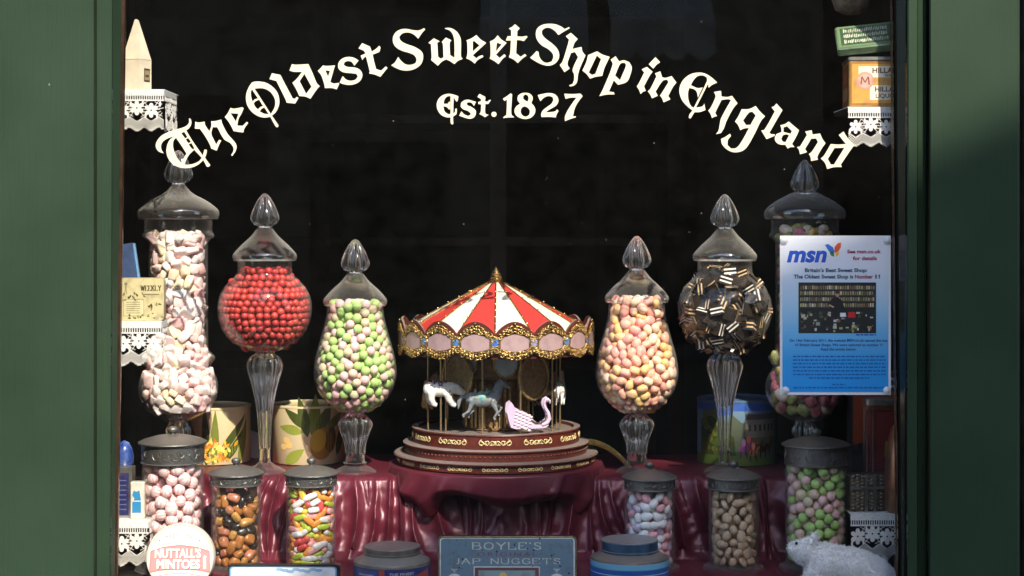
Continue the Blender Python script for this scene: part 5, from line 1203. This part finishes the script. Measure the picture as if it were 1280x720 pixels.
# ---- big cylinder tins on the step behind the jars
def cyl_tin(name, label, cx, R, ytop, bodym, Y=.565):
    k = S(Y); H = PZ(ytop, Y)-STEPZ-.004; t = thing(name, label, 'tin', (PX(cx, Y), Y, STEPZ+.003))
    MB().lathe([(R*k*.99, 0), (R*k, .001), (R*k, H-.006), (R*k*1.012, H-.005), (R*k*1.012, H-.001), (R*k*.99, H), (R*k*.96, H-.002), (R*k*.3, H-.0022)], 72).build('body', bodym, t, 40)
    r = R*k+.0002; A = Art(lambda u, v, w: ((r+w)*math.sin(u/r), -(r+w)*math.cos(u/r), v), .007); return t, A, k, H, PI*r
CREAMT = pm('cream_tin', (.72, .6, .36), .35, noise=(25, .3, (.62, .5, .28)))
for (cx, R, yt, lb, sd) in ((268, 45, 505, 'cream tin painted with lilies beside the tall left jar', 1), (386, 45, 503, 'cream tin painted with fruit and leaves between the red and green jars', 2)):
    t, A, k, H, hb = cyl_tin('painted_tin', lb, cx, R, yt, CREAMT); LG = srgb(112, 122, 40); DG = srgb(66, 78, 26); MG = srgb(140, 150, 60)
    if sd == 1:
        for u, v, L, w, a, c in ((-2, -6, 78, 5, 1.58, DG), (6, -4, 70, 5.5, 1.5, LG), (12, 10, 64, 5, .85, DG), (8, 0, 60, 5, .62, LG), (-14, -4, 66, 6, 1.75, LG), (-20, 4, 60, 5, 2.1, DG), (-30, 8, 60, 6, 2.0, MG), (22, 2, 46, 5, .95, DG), (40, -4, 60, 6, 1.3, LG), (-46, -2, 66, 6, 1.5, DG)):
            A.leaf(u*k, v*k+.004, L*k, w*k, a, c, 1+(u % 3 == 0), .03)
        for i in range(70):
            u, v = rgp.gauss(6, 10)*k, rgp.uniform(2, 26)*k; A.leaf(u, v, rgp.uniform(5, 10)*k, 1.7*k, rgp.uniform(.2, 2.9), rgp.choice((srgb(225, 150, 40), srgb(240, 190, 70), srgb(235, 215, 120), srgb(200, 110, 35))), 3+i % 3)
        for u in (-22, -14): A.leaf(u*k, .002, 34*k, 3*k, 1.6, srgb(235, 205, 90), 4)
    else:
        for u, v, L, w, a, c in ((4, 34, 52, 7, 1.75, DG), (10, 34, 54, 8, 1.45, LG), (-2, 40, 34, 6, 2.9, MG), (4, 44, 40, 6, 2.4, DG), (-26, 2, 32, 7, .55, MG), (16, 36, 44, 8, 1.1, DG), (24, 40, 40, 6, .6, LG), (44, 10, 50, 7, 1.2, DG), (-60, 10, 50, 7, 1.6, LG)): A.leaf(u*k, v*k, L*k, w*k, a, c, 1+(u % 2), .05)
        A.ell(22*k, 26*k, 15*k, 20*k, srgb(150, 110, 30), 3, 20, -.2); A.ell(17*k, 30*k, 10*k, 14*k, srgb(190, 150, 45), 4, 18, -.2); A.ell(34*k, 30*k, 8*k, 16*k, srgb(90, 70, 30), 3, 18, -.15)
        for u, v in ((-24, 30), (-20, 24), (-28, 22)): A.ell(u*k, v*k, 5*k, 4*k, srgb(228, 190, 120), 2, 12)
    A.build(PRINT, t)
t, A, k, H, hb = cyl_tin('scenic_tin', 'tin painted with riders before a house, right of the black and cream jar stem', 921, 49, 496, pm('scenic_tin_blue', (.12, .22, .4), .35, noise=(30, .3)))
A.rect(-hb*.98, hb*.98, 0, H-.007, srgb(120, 150, 175), 1); A.rect(-hb*.98, hb*.98, H-.022, H-.007, srgb(60, 100, 190), 2)
A.poly([(-55*k, 0), (-55*k, 66*k), (-30*k, 74*k), (-12*k, 62*k), (0, 52*k), (20*k, 58*k), (45*k, 64*k), (80*k, 56*k), (80*k, 0)], srgb(100, 110, 90), 2)
A.poly([(-60*k, 0), (-60*k, 54*k), (-40*k, 60*k), (-24*k, 50*k), (-10*k, 34*k), (-6*k, 0)], srgb(60, 78, 38), 3)
for i in range(60): A.ell(rgp.uniform(-58, -14)*k, rgp.uniform(14, 54)*k, rgp.uniform(2, 5)*k, rgp.uniform(2, 4)*k, rgp.choice((srgb(90, 108, 45), srgb(45, 60, 28), srgb(130, 130, 60), srgb(110, 80, 40))), 4+i % 3, 9)
A.rect(4*k, 50*k, 34*k, 62*k, srgb(150, 140, 130), 3); A.rect(4*k, 50*k, 56*k, 63*k, srgb(95, 90, 95), 4)
for i in range(6): A.rect((8+i*7)*k, (11+i*7)*k, 42*k, 50*k, srgb(60, 60, 70), 4)
A.rect(-hb*.5, hb*.5, 0, 12*k, srgb(100, 120, 55), 4)
for u, v, c in ((2, 20, (150, 90, 150)), (8, 24, (190, 70, 50)), (20, 22, (90, 55, 35)), (28, 20, (70, 45, 32)), (36, 22, (105, 65, 40)), (14, 16, (200, 120, 90))):
    A.ell(u*k, v*k, 6*k, 4.5*k, srgb(*c), 6, 12); A.line([(u*k-3*k, v*k), (u*k-4*k, v*k-11*k)], 1.4*k, srgb(50, 35, 28), 6); A.line([(u*k+3*k, v*k), (u*k+4*k, v*k-11*k)], 1.4*k, srgb(50, 35, 28), 6); A.ell(u*k, v*k+8*k, 2.6*k, 5*k, srgb(*[min(255, x+50) for x in c]), 7, 10); A.leaf(u*k+4*k, v*k+2*k, 8*k, 2*k, .9, srgb(*c), 7)
A.build(PRINT, t)
# two grey paper tags behind the jar stem
for x, y, rz, lb in ((317, 532, .5, 'grey folded paper tag left of the red jar stem'), (338, 526, -.6, 'grey folded paper tag right of the red jar stem')):
    o = bpy.data.objects.new('paper_tag', None); q = MB(); q._add([(-.014, 0, 0), (.012, -.01, -.004), (.016, -.004, .05), (-.008, .006, .06), (-.013, .0008, 0), (.013, -.0092, -.004), (.017, -.0032, .05), (-.007, .0068, .06)], [(0, 1, 2, 3), (7, 6, 5, 4), (0, 4, 5, 1), (1, 5, 6, 2), (2, 6, 7, 3), (3, 7, 4, 0)])
    o = q.build('paper_tag', pm('grey_card', (.4, .36, .36), .7) if 'grey_card' not in bpy.data.materials else bpy.data.materials['grey_card'], None, loc=(PX(x, .6), .64 if x > 330 else .62, STEPZ+.003), rot=(0, 0, rz)); tag(o, lb, 'tag')
# ---------------------------------------------------------------- side shelves with lace, and what stands on them
LACE = pm('white_cotton', (.78, .75, .69), .85, noise=(300, .15), bump=(800, .4), sheen=.3)
LINEN = pm('ribbed_linen', (.74, .73, .7), .85, noise=(200, .2), bump=(500, .4))
def ribbon(q, pts, w, y=0, th=.0004):
    for (a, b), (c, d) in zip(pts, pts[1:]):
        L = math.hypot(c-a, d-b)
        if L < 1e-7: continue
        nx_, nz_ = -(d-b)/L*w/2, (c-a)/L*w/2
        q.prism([(a+nx_, b+nz_), (a-nx_, b-nz_), (c-nx_, d-nz_), (c+nx_, d+nz_)], th, lambda u, v, t: (u, y+t, v))
def lace(parent, x0, x1, z0, h, Y, side=None, k=.00155):
    """lace edging from x0 to x1 hanging h below z0; side: also along depth"""
    def panel(name, L, T):
        w = 18.5*k; n = max(1, int(math.ceil(L/w))); q = MB(); fl = MB(); lh = MB()
        lh.box(0, L, 0, .0006, -h*.14, 0)
        for i in range(4): lh.box(0, L, -.0003, .0007, -h*(.012+.034*i)-.0005, -h*(.012+.034*i))
        lh.box(0, L, 0, .0005, -h*.27, -h*.235)
        x = .5*k
        while x < L-.5*k: lh.box(x, x+1.2*k, 0, .0005, -h*.236, -h*.139); x += 2.9*k
        for i in range(n):
            cx_ = (i+.5)*w; up = -h*(.44 if i % 2 else .50)
            for j in range(6):
                a = PI/2+j*PI/3; L_ = h*.17; wd = h*.05; pts = []
                for m in range(14):
                    t = 2*PI*m/14; u = L_*(.56+.46*math.cos(t)); v = wd*math.sin(t)*(1+.25*math.cos(t)); pts.append((cx_+u*math.cos(a)-v*math.sin(a), up+u*math.sin(a)*1.05+v*math.cos(a)))
                if max(p[0] for p in pts) < L and min(p[0] for p in pts) > 0: fl.prism(pts, .0007, lambda u, v, t: (u, -.0004+t, v))
            for j in range(18):
                a = j*PI/9+.2; u0, u1 = h*.15, h*.31; p = [(cx_+u0*math.cos(a), up+u0*math.sin(a)), (cx_+u1*math.cos(a), up+u1*math.sin(a))]
                if 0 < p[1][0] < L and p[1][1] < -h*.25 and p[1][1] > -h*.7: ribbon(q, p, .6*k)
            for sg in (-1, 1):                                # leaves beside each flower
                pts = [(cx_+sg*w*.40+.9*k*math.cos(t)*1.4, -h*(.34 if i % 2 else .62)+h*.07*math.sin(t)) for t in [2*PI*m/10 for m in range(10)]]
                if max(p[0] for p in pts) < L and min(p[0] for p in pts) > 0: fl.prism(pts, .0006, lambda u, v, t: (u, -.0003+t, v))
        zig = lambda x: -h*(.66+.12*(1-abs(((x/w) % 1)*2-1))); bot = lambda x: -h*(.86+.13*(1-abs(((x/w) % 1)*2-1))**.8)
        st = 3.2*k
        for sg in (-1, 1):
            c = -h*1.4
            while c < L+h*1.4:
                seg = []
                for m in range(41):
                    z = -h*(.64+.36*m/40); x = c+sg*(z+h*.85)
                    if 0 < x < L and bot(x) <= z <= zig(x): seg.append((x, z))
                if len(seg) > 1: ribbon(q, [seg[0], seg[-1]], .55*k)
                c += st
        N_ = int(L/(1.2*k))
        for f in (zig, bot): ribbon(q, [(L*m/N_, f(L*m/N_)) for m in range(N_+1)], .8*k)
        for m in range(int(L/(3.0*k))):                       # picots along the hem
            x = (m+.5)*3.0*k; ribbon(q, [(x+1.1*k*math.cos(t), bot(x)-.6*k+1.1*k*math.sin(t)) for t in [PI+PI*j/6 for j in range(7)]], .7*k)
        for m_ in (q, fl, lh): m_.v = [(v[0], v[1]-.0035*math.sin(v[0]*95+2)*(-v[2]/h)**1.2-.002*math.sin(v[0]*210)*(-v[2]/h)**2, v[2]) for v in m_.v]
        o1 = lh.build('lace_heading', LINEN, parent); T(o1); o2 = q.build('lace_net', LACE, o1); o3 = fl.build('lace_flowers', LACE, o1)
    def Tf(o): o.location = (x0, Y, z0)
    panel('front', x1-x0, Tf)
    if side:
        xx, L = side
        def Ts(o): o.location = (xx, Y+.001, z0); o.rotation_euler = (0, 0, PI/2)
        panel('side', L, Ts)
def shelf(label, xa, xb, ytop, yhem, Y, depth, side_at):
    z = PZ(ytop, Y); t = thing('side_shelf', label, 'shelf', ((PX(xa, Y)+PX(xb, Y))/2, Y, z)); ox = t.location.x
    MB().box(PX(xa, Y)-ox, PX(xb, Y)-ox, .0015, depth, -.009, -.0008).build('board', BLACKWOOD, t)
    MB().box(PX(xa, Y)-ox-.001, PX(xb, Y)-ox+.001, -.0006, depth, -.0006, .0006).build('linen_cover', LINEN, t)
    lx = [PX(xa, Y)-ox, PX(xb, Y)-ox]
    lace(t, lx[0], lx[1], -.0007, (yhem-ytop)*S(Y), -.0012, (lx[1]+.0012, depth*.85) if side_at > 0 else None)
    for px_ in ((PX(xa, Y)-ox+.02,) if xa < 640 else (PX(xb, Y)-ox-.02,)): MB().box(px_-.004, px_+.004, depth*.6, depth*.95, -.10, -.0095).build('bracket', BLACKWOOD, t)
    return z
YS = .13
z1 = shelf('lace-edged shelf at the top left holding the cream carton', 70, 205, 112, 163, YS, .14, 1)
z2 = shelf('lace-edged shelf at the left behind the small beige tin', 70, 202, 402, 456, .05, .055, 1)
z3 = shelf('lace-edged shelf at the bottom left beside the round mint tin', 70, 186, 652, 706, YS, .14, 1)
z4 = shelf('lace-edged shelf at the top right under the yellow tin', 1060, 1148, 134, 182, .034, .14, -1)
z5 = shelf('lace-edged shelf at the bottom right behind the white bear', 1063, 1210, 642, 698, .15, .14, -1)

# cream carton with a folded gable top
t = thing('gable_carton', 'cream gable-topped carton standing on the top left lace shelf', 'carton', (PX(171, .19), .19, z1+.0007), math.radians(-24))
k = S(.17); a = 13.5*k; H1 = 40*k; H2 = 91*k; b = 12*k
q = MB(); q._add([(-a, -b, 0), (a, -b, 0), (a, b, 0), (-a, b, 0), (-a, -b, H1), (a, -b, H1), (a, b, H1), (-a, b, H1), (-a*.12, -b*.16, H2), (a*.12, -b*.16, H2), (a*.12, b*.16, H2*.985), (-a*.12, b*.16, H2*.985)],
    [(3, 2, 1, 0), (0, 1, 5, 4), (1, 2, 6, 5), (2, 3, 7, 6), (3, 0, 4, 7), (4, 5, 9, 8), (5, 6, 10, 9), (6, 7, 11, 10), (7, 4, 8, 11), (8, 9, 10, 11)])
q.build('box', CARD, t)
q = MB(); q.box(-a*1.005, a*1.005, -b-.0004, -b-.0001, H1-.0006, H1+.0002); q.box(a+.0001, a+.0004, -b, b, H1-.0006, H1+.0002); q.build('crease', pm('card_crease', (.5, .4, .27), .8), t)
A = Art(lambda u, v, w: (a+w+.0003, u, v)); A.rect(-b*.3, b*.7, H1*.3, H1*.72, srgb(60, 52, 40), 1); A.rect(-b*.2, b*.6, H1*.36, H1*.66, srgb(150, 130, 95), 2); A.rect(-b*.1, b*.5, H1*.45, H1*.52, srgb(70, 58, 42), 3); A.build(PAPER, t, 'stamp')

# small beige printed tin and the blue book behind it
Yw = .058; k = S(Yw); t = thing('flat_tin', 'small beige printed tin upright on the left lace shelf', 'tin', (PX(177, Yw), Yw, z2+.0007)); w_, h_ = 28*k, 54*k
q = MB(); q.prism(rrect(-w_, w_, 0, h_, .008), .018, lambda u, v, w: (u, w, v)); q.build('case', pm('beige_enamel', (.5, .44, .26), .4, noise=(40, .3)), t, 40)
A = Art(lambda u, v, w: (u, -w-.0002, v)); BG = srgb(196, 184, 138); INK = srgb(70, 64, 40); MID = srgb(130, 120, 80)
A.poly(rrect(-w_*.96, w_*.96, h_*.02, h_*.98, .007), BG, 1); serif(A, 'WEEKLY', -w_*.02, w_*.86, h_*.70, h_*.12, INK, 2)
A.text('FAVOURITE', w_*.02, w_*.8, h_*.61, h_*.05, MID, 2) if False else A.rect(w_*.02, w_*.8, h_*.60, h_*.63, MID, 2)
A.rect(-w_*.8, w_*.1, h_*.12, h_*.5, srgb(205, 194, 150), 2); A.line([(-w_*.8, h_*.12), (w_*.1, h_*.12), (w_*.1, h_*.5), (-w_*.8, h_*.5), (-w_*.8, h_*.12)], .5*k, MID, 3)
for i in range(6): A.rect(-w_*.68, w_*rgp.uniform(-.1, 0), h_*(.18+.05*i), h_*(.195+.05*i), MID, 3)
for i in range(46):
    u = rgp.uniform(-.9, .9); v = rgp.choice((rgp.gauss(.55, .05) if u < .2 else rgp.gauss(.33, .06), rgp.gauss(.08, .04))); A.leaf(u*w_, v*h_, rgp.uniform(2, 5)*k, rgp.uniform(.5, 1.2)*k, rgp.uniform(-.5, 3.5), rgp.choice((INK, MID, srgb(95, 88, 55))), 3)
A.line([(-w_*.75, h_*.62), (-w_*.7, h_*.82), (-w_*.66, h_*.62)], .8*k, MID, 2); A.ell(-w_*.7, h_*.86, 2*k, 2*k, MID, 2, 10); A.build(OLDPRINT, t)
t = thing('blue_book', 'dark blue book leaning behind the small beige tin', 'book', (PX(166, .085), .08, z2+.0007), .12); k = S(.085)
Mb = Matrix.Rotation(math.radians(-8), 4, 'Y')
MB().box(-26*k, 14*k, 0, .016, 0, 96*k, Mb).build('cover', pm('blue_cloth', (.02, .05, .14), .6, noise=(60, .4)), t); MB().box(14.05*k, 16.5*k, .001, .015, 1*k, 95*k, Mb).build('fore_edge', pm('blue_edge', (.12, .3, .5), .6, noise=(200, .3)), t)

# little goods on the bottom left shelf
t = thing('navy_box', 'silver-edged navy box at the left end of the bottom left shelf', 'box', (PX(152, .17), .17, z3+.0007)); k = S(.17)
MB().box(-14*k, 13*k, 0, .03, 0, 63*k).build('case', TINMETAL, t); A = Art(lambda u, v, w: (u, -w-.0002, v)); A.rect(-13*k, 9*k, 3*k, 56*k, srgb(38, 42, 88), 1)
for i in range(7): A.rect(-3*k, 6*k, (10+6*i)*k, (11.2+6*i)*k, srgb(95, 100, 150), 2)
A.build(PRINT, t)
t = thing('white_tin', 'small white tin with a blue figure on the bottom left shelf', 'tin', (PX(172, .16), .155, z3+.0007)); k = S(.16)
MB().rbox(-9*k, 9*k, 0, .022, 0, 46*k, .004).build('case', RIM_W, t, 30); A = Art(lambda u, v, w: (u, -w-.0003, v)); BLF = srgb(50, 130, 180)
A.poly([(-6*k, 8*k), (5*k, 8*k), (5*k, 24*k), (3*k, 36*k), (-1*k, 34*k), (-4*k, 36*k), (-6*k, 30*k), (-3*k, 26*k), (-6*k, 20*k)], BLF, 1); A.rect(-6*k, 5*k, 22*k, 23*k, srgb(225, 225, 215), 2); A.build(PRINT, t)
t = thing('blue_egg', 'shiny blue egg behind the navy box', 'ornament', (PX(152, .19), .215, z3+.0007)); k = S(.19)
MB().lathe([(.3*k, 56*k), (8*k, 57*k), (11.5*k, 64*k), (12*k, 72*k), (10*k, 82*k), (6*k, 90*k), (.3*k, 93*k)], 28).build('shell', pm('blue_foil', (.015, .045, .24), .25, noise=(60, .5, (.2, .3, .6)), coat=.5), t, 60)
MB().lathe([(9*k, 0), (9*k, 2*k), (3*k, 6*k), (3*k, 50*k), (7*k, 56.5*k)], 20).build('stand', BLACKWOOD, t, 40)

# yellow liquorice tin with the green tin lying on it
t = thing('yellow_tin', 'old yellow and cream liquorice tin on the top right shelf', 'tin', (PX(1061, .045), .045, z4+.0007), math.radians(-5)); k = S(.045); W_, H_ = 80*k, 58*k; D_ = .115
MB().rbox(0, W_, 0, D_, 0, H_, .005).build('case', pm('ochre_enamel', (.42, .26, .06), .4, noise=(30, .5)), t, 30)
MB().rbox(-.0015, W_+.0015, -.0015, D_+.0015, H_+.0002, H_+5*k, .006).build('lid', TINMETAL, t, 30)
A = Art(lambda u, v, w: (u, -w-.0003, v)); YE = srgb(208, 154, 72); CR = srgb(232, 222, 196); BR = srgb(95, 60, 40)
A.rect(2*k, 78*k, 3*k, 56*k, srgb(170, 110, 50), 1); A.rect(4*k, 76*k, 5*k, 54*k, YE, 2)
A.rect(12*k, 74*k, 37*k, 51*k, CR, 3); A.rect(26*k, 74*k, 9*k, 27*k, CR, 3)
for x in (20,): A.ell(x*k, 33*k, 11*k, 11*k, srgb(216, 150, 130), 4, 24); A.ell(x*k, 33*k, 9*k, 9*k, srgb(225, 170, 150), 5, 24); A.line([((x-5)*k, 28*k), ((x-4)*k, 38*k), (x*k, 31*k), ((x+4)*k, 38*k), ((x+5)*k, 28*k)], 1.4*k, srgb(130, 70, 60), 6)
A.text("HILLABY'S", 29*k, 71*k, 42.5*k, 6.5*k, BR, 4, .04); A.text('WAKEFIELD', 42*k, 78*k, 38*k, 3.6*k, BR, 4, .03) if False else None
A.text('WA', 44*k, 52*k, 37.6*k, 3.8*k, BR, 4, .03); A.text("HILLABY'S", 32*k, 72*k, 19.5*k, 6*k, BR, 4, .04); A.text('LIQUORICE', 33*k, 72*k, 11.5*k, 5.4*k, BR, 4, .03); A.build(OLDPRINT, t)
A = Art(lambda u, v, w: (-w-.0003, D_-u, v)); A.rect(.006, D_-.006, 4*k, 54*k, srgb(140, 80, 40), 1); A.rect(.02, D_-.02, 10*k, 26*k, srgb(180, 140, 100), 2); A.rect(.03, D_-.03, 32*k, 46*k, srgb(165, 105, 60), 2); A.build(OLDPRINT, t, 'side_print')
t = thing('green_tin', 'green flat tin with white lettering lying tilted on the yellow tin', 'tin', (PX(1046, .07), .06, z4+.0007+H_+5*k+.001), math.radians(-10)); k = S(.06)
Mg = Matrix.Rotation(math.radians(-5), 4, 'Y')@Matrix.Rotation(math.radians(33), 4, 'X'); GT = pm('green_enamel', (.13, .2, .1), .35, noise=(40, .4))
MB().rbox(0, 76*k, 0, .095, 0, 11*k, .006, Mg).build('case', GT, t, 30)
A = Art(lambda u, v, w: tuple(Mg@Vector((u, v, 11*k+w+.0003)))); A.rect(3*k, 73*k, .004, .091, srgb(105, 130, 90), 1); A.rect(6*k, 70*k, .012, .084, srgb(60, 84, 58), 2)
[A.rect((10+i*2.2)*k, (10+i*2.2+rgp.uniform(.7, 1.5))*k, y0+rgp.uniform(0, .004), y0+rgp.uniform(.012, .018), srgb(205, 205, 180), 3) for i in range(25) for y0 in (.018, .04, .062)]; A.build(OLDPRINT, t)

# bottom right shelf: woven silver basket tin, jar with red label, tall dark tin
t = thing('basket_tin', 'brown basket-shaped tin with silver straps on the bottom right shelf', 'tin', (PX(1086, .19), .19, z5+.0007), .1); k = S(.19)
MB().rbox(-28*k, 28*k, -.022, .024, 0, 46*k, .01).build('case', pm('woven_tin', (.13, .1, .07), .45, metal=.5, noise=(150, .5), bump=(300, 1)), t, 30)
q = MB()
for i in range(9):
    for j in range(10): q.ell(((-24+i*6)*k, -.0222, (4+j*4.4)*k+(i % 2)*2*k), (2.6*k, .001, 1.6*k), 6, 4)
q.build('weave', pm('weave_metal', (.2, .16, .11), .4, metal=.7), t, 50); o = t.children[-1]; o['kind'] = 'stuff'
for x in (-8, 3, 20): MB().box((x-1.6)*k, (x+1.6)*k, -.0255, -.0231, 0, 46.6*k).build('strap', TINMETAL, t)
for z in (30,): MB().box(-28.2*k, 28.2*k, -.0275, -.0257, (z-1.5)*k, (z+1.5)*k).build('band', TINMETAL, t)
t = thing('label_jar', 'square glass jar with red label behind the basket tin', 'jar', (PX(1108, .235), .235, z5+.0007)); k = S(.235)
MB().rbox(-24*k, 24*k, 0, .05, 0, 124*k, .008).build('glass', JGLASS, t, 30); MB().rbox(-22*k, 22*k, .003, .046, .003, 118*k, .007).build('backing', pm('red_label', (.24, .015, .02), .4, noise=(40, .3)), t, 30)
MB().rbox(-25*k, 25*k, -.001, .051, 124.5*k, 134*k, .008).build('lid', TINMETAL, t, 30)
for x in (-24.5, -17): MB().box((x-.7)*k, (x+.7)*k, -.002, -.0005, 0, 124*k).build('edge_strip', TINMETAL, t)
A = Art(lambda u, v, w: (u, -w-.0004, v)); A.poly([(-3*k, 62*k), (8*k, 62*k), (8*k, 84*k), (4*k, 78*k), (-1*k, 82*k)], srgb(190, 170, 60), 1); A.build(PRINT, t)
t = thing('tall_tin', 'tall dark and orange cough sweet tin at the right edge', 'tin', (PX(1114, .285), .305, z5+.0007)); k = S(.305)
MB().box(-46*k, 40*k, 0, .06, 0, 160*k).build('case', pm('dark_orange_tin', (.035, .03, .028), .4, noise=(40, .4)), t); A = Art(lambda u, v, w: (u, -w-.0004, v))
A.rect(-45*k, 39*k, 70*k, 137*k, srgb(150, 62, 30), 1); A.poly([(-45*k, 70*k), (-10*k, 78*k), (39*k, 70*k), (39*k, 60*k), (-45*k, 60*k)], srgb(40, 40, 40), 2); A.text('HACKS', -36*k, 30*k, 142*k, 12*k, srgb(170, 168, 160), 2, .06); A.build(OLDPRINT, t)
t = thing('copper_tin', 'rounded copper tin at the far right edge above the lace', 'tin', (PX(1127, .16), .165, z5+.0007)); k = S(.165)
MB().lathe([(17*k, 0), (19*k, 2*k), (21*k, 40*k), (19*k, 80*k), (12*k, 105*k), (5*k, 114*k), (.5*k, 116*k)], 32).build('body', pm('copper', (.3, .14, .08), .3, metal=.7, noise=(40, .4)), t, 50)

# ---- the white fluffy bear lying at the lower right
YBR = .1; k = S(YBR); t = thing('toy_bear', 'white fluffy toy bear lying at the lower right facing left', 'toy', (PX(1050, YBR), YBR, FLOORZ))
def bp_(x, y, dy=0): return (PX(x, YBR)-t.location.x, dy, PZ(y, YBR)-FLOORZ)
parts = [('t', [bp_(1010, 698), bp_(1035, 703), bp_(1070, 711), bp_(1100, 721)], [17*k, 22*k, 24*k, 21*k]), ('e', bp_(1092, 723), (26*k, 25*k, 22*k)), ('e', bp_(1030, 706), (24*k, 24*k, 26*k)),
         ('e', bp_(1008, 690), (17*k, 16*k, 15*k)), ('t', [bp_(1004, 689), bp_(992, 686), bp_(987, 688)], [12*k, 8*k, 5.5*k]), ('e', bp_(1013, 676, -9*k), (4.5*k, 3.5*k, 5*k)), ('e', bp_(1019, 673, 9*k), (5*k, 3.5*k, 6*k)),
         ('e', bp_(1004, 676), (3*k, 3*k, 3*k))]
for x, d_ in ((1018, -14), (1026, 14), (1092, -16), (1098, 16)): parts.append(('t', [bp_(x, 712, d_*k), bp_(x-6, 722, d_*k), (bp_(x-14, 700)[0], d_*1.1*k, .008)], [12*k, 10*k, 8*k]))
FUR = pm('white_plush', (.93, .93, .92), .9, noise=(120, .08), bump=(300, .8), sheen=.5)
bme = blob(parts, 1.2*k, 'body', FUR, 3); zmin = min(v.co.z for v in bme.vertices)
bo = bpy.data.objects.new('body', bme); link(bo, t)
rb = np.random.RandomState(8); me = bme; tri = [(p.center, p.normal, p.area) for p in me.polygons]; ar = np.array([x[2] for x in tri]); pr_ = ar/ar.sum(); q = MB()
for i in rb.choice(len(tri), 22000, p=pr_):
    c, n_, _ = tri[i]; j = Vector(rb.randn(3))*.0008; tg = Vector((.35, 0, -.35))+Vector(rb.randn(3))*.5; dr = (n_*.75+tg*.6).normalized(); L = rb.uniform(.004, .0095); sd = dr.cross(Vector(rb.randn(3))).normalized()*.00042
    b0 = c+j-n_*.0004; q._add([b0-sd, b0+sd, b0+dr*L*.6+sd*.7+n_*.0004, b0+dr*L*.6-sd*.7+n_*.0004, b0+dr*L-n_*.0006], [(0, 1, 2, 3), (3, 2, 4)])
fo = q.build('fur', FUR, bo, None, recalc=False); fo['kind'] = 'stuff'
BLK = pm('black_bead', (.01, .01, .012), .15)
MB().ell(bp_(994, 676.5+1, -9.5*k), (1.9*k, 1.4*k, 2*k), 10, 8).build('eye', BLK, t, 60); MB().ell(bp_(998, 679, 10*k), (1.9*k, 1.4*k, 2*k), 10, 8).build('eye', BLK, t, 60); MB().ell(bp_(984.5, 686), (1.8*k, 2.2*k, 1.8*k), 10, 8).build('nose', pm('grey_nose', (.25, .25, .26), .5), t, 60)
# pale woven lamp hanging far inside at the top right
t = thing('hanging_lamp', 'dim beige rounded lampshade hanging at the top right inside', 'lamp', P(1064, -30, .6)); k = S(.6)
MB().lathe([(.5*k, -49*k), (10*k, -48*k), (20*k, -42*k), (24*k, -30*k), (20*k, -10*k), (10*k, 0), (4*k, 3*k)], 32).build('shade', pm('woven_shade', (.3, .24, .16), .8, noise=(60, .5), bump=(150, .8)), t, 50); MB().tube([(0, 0, 3*k), (0, 0, 1.0)], .003, 8).build('cord', BLACKWOOD, t)
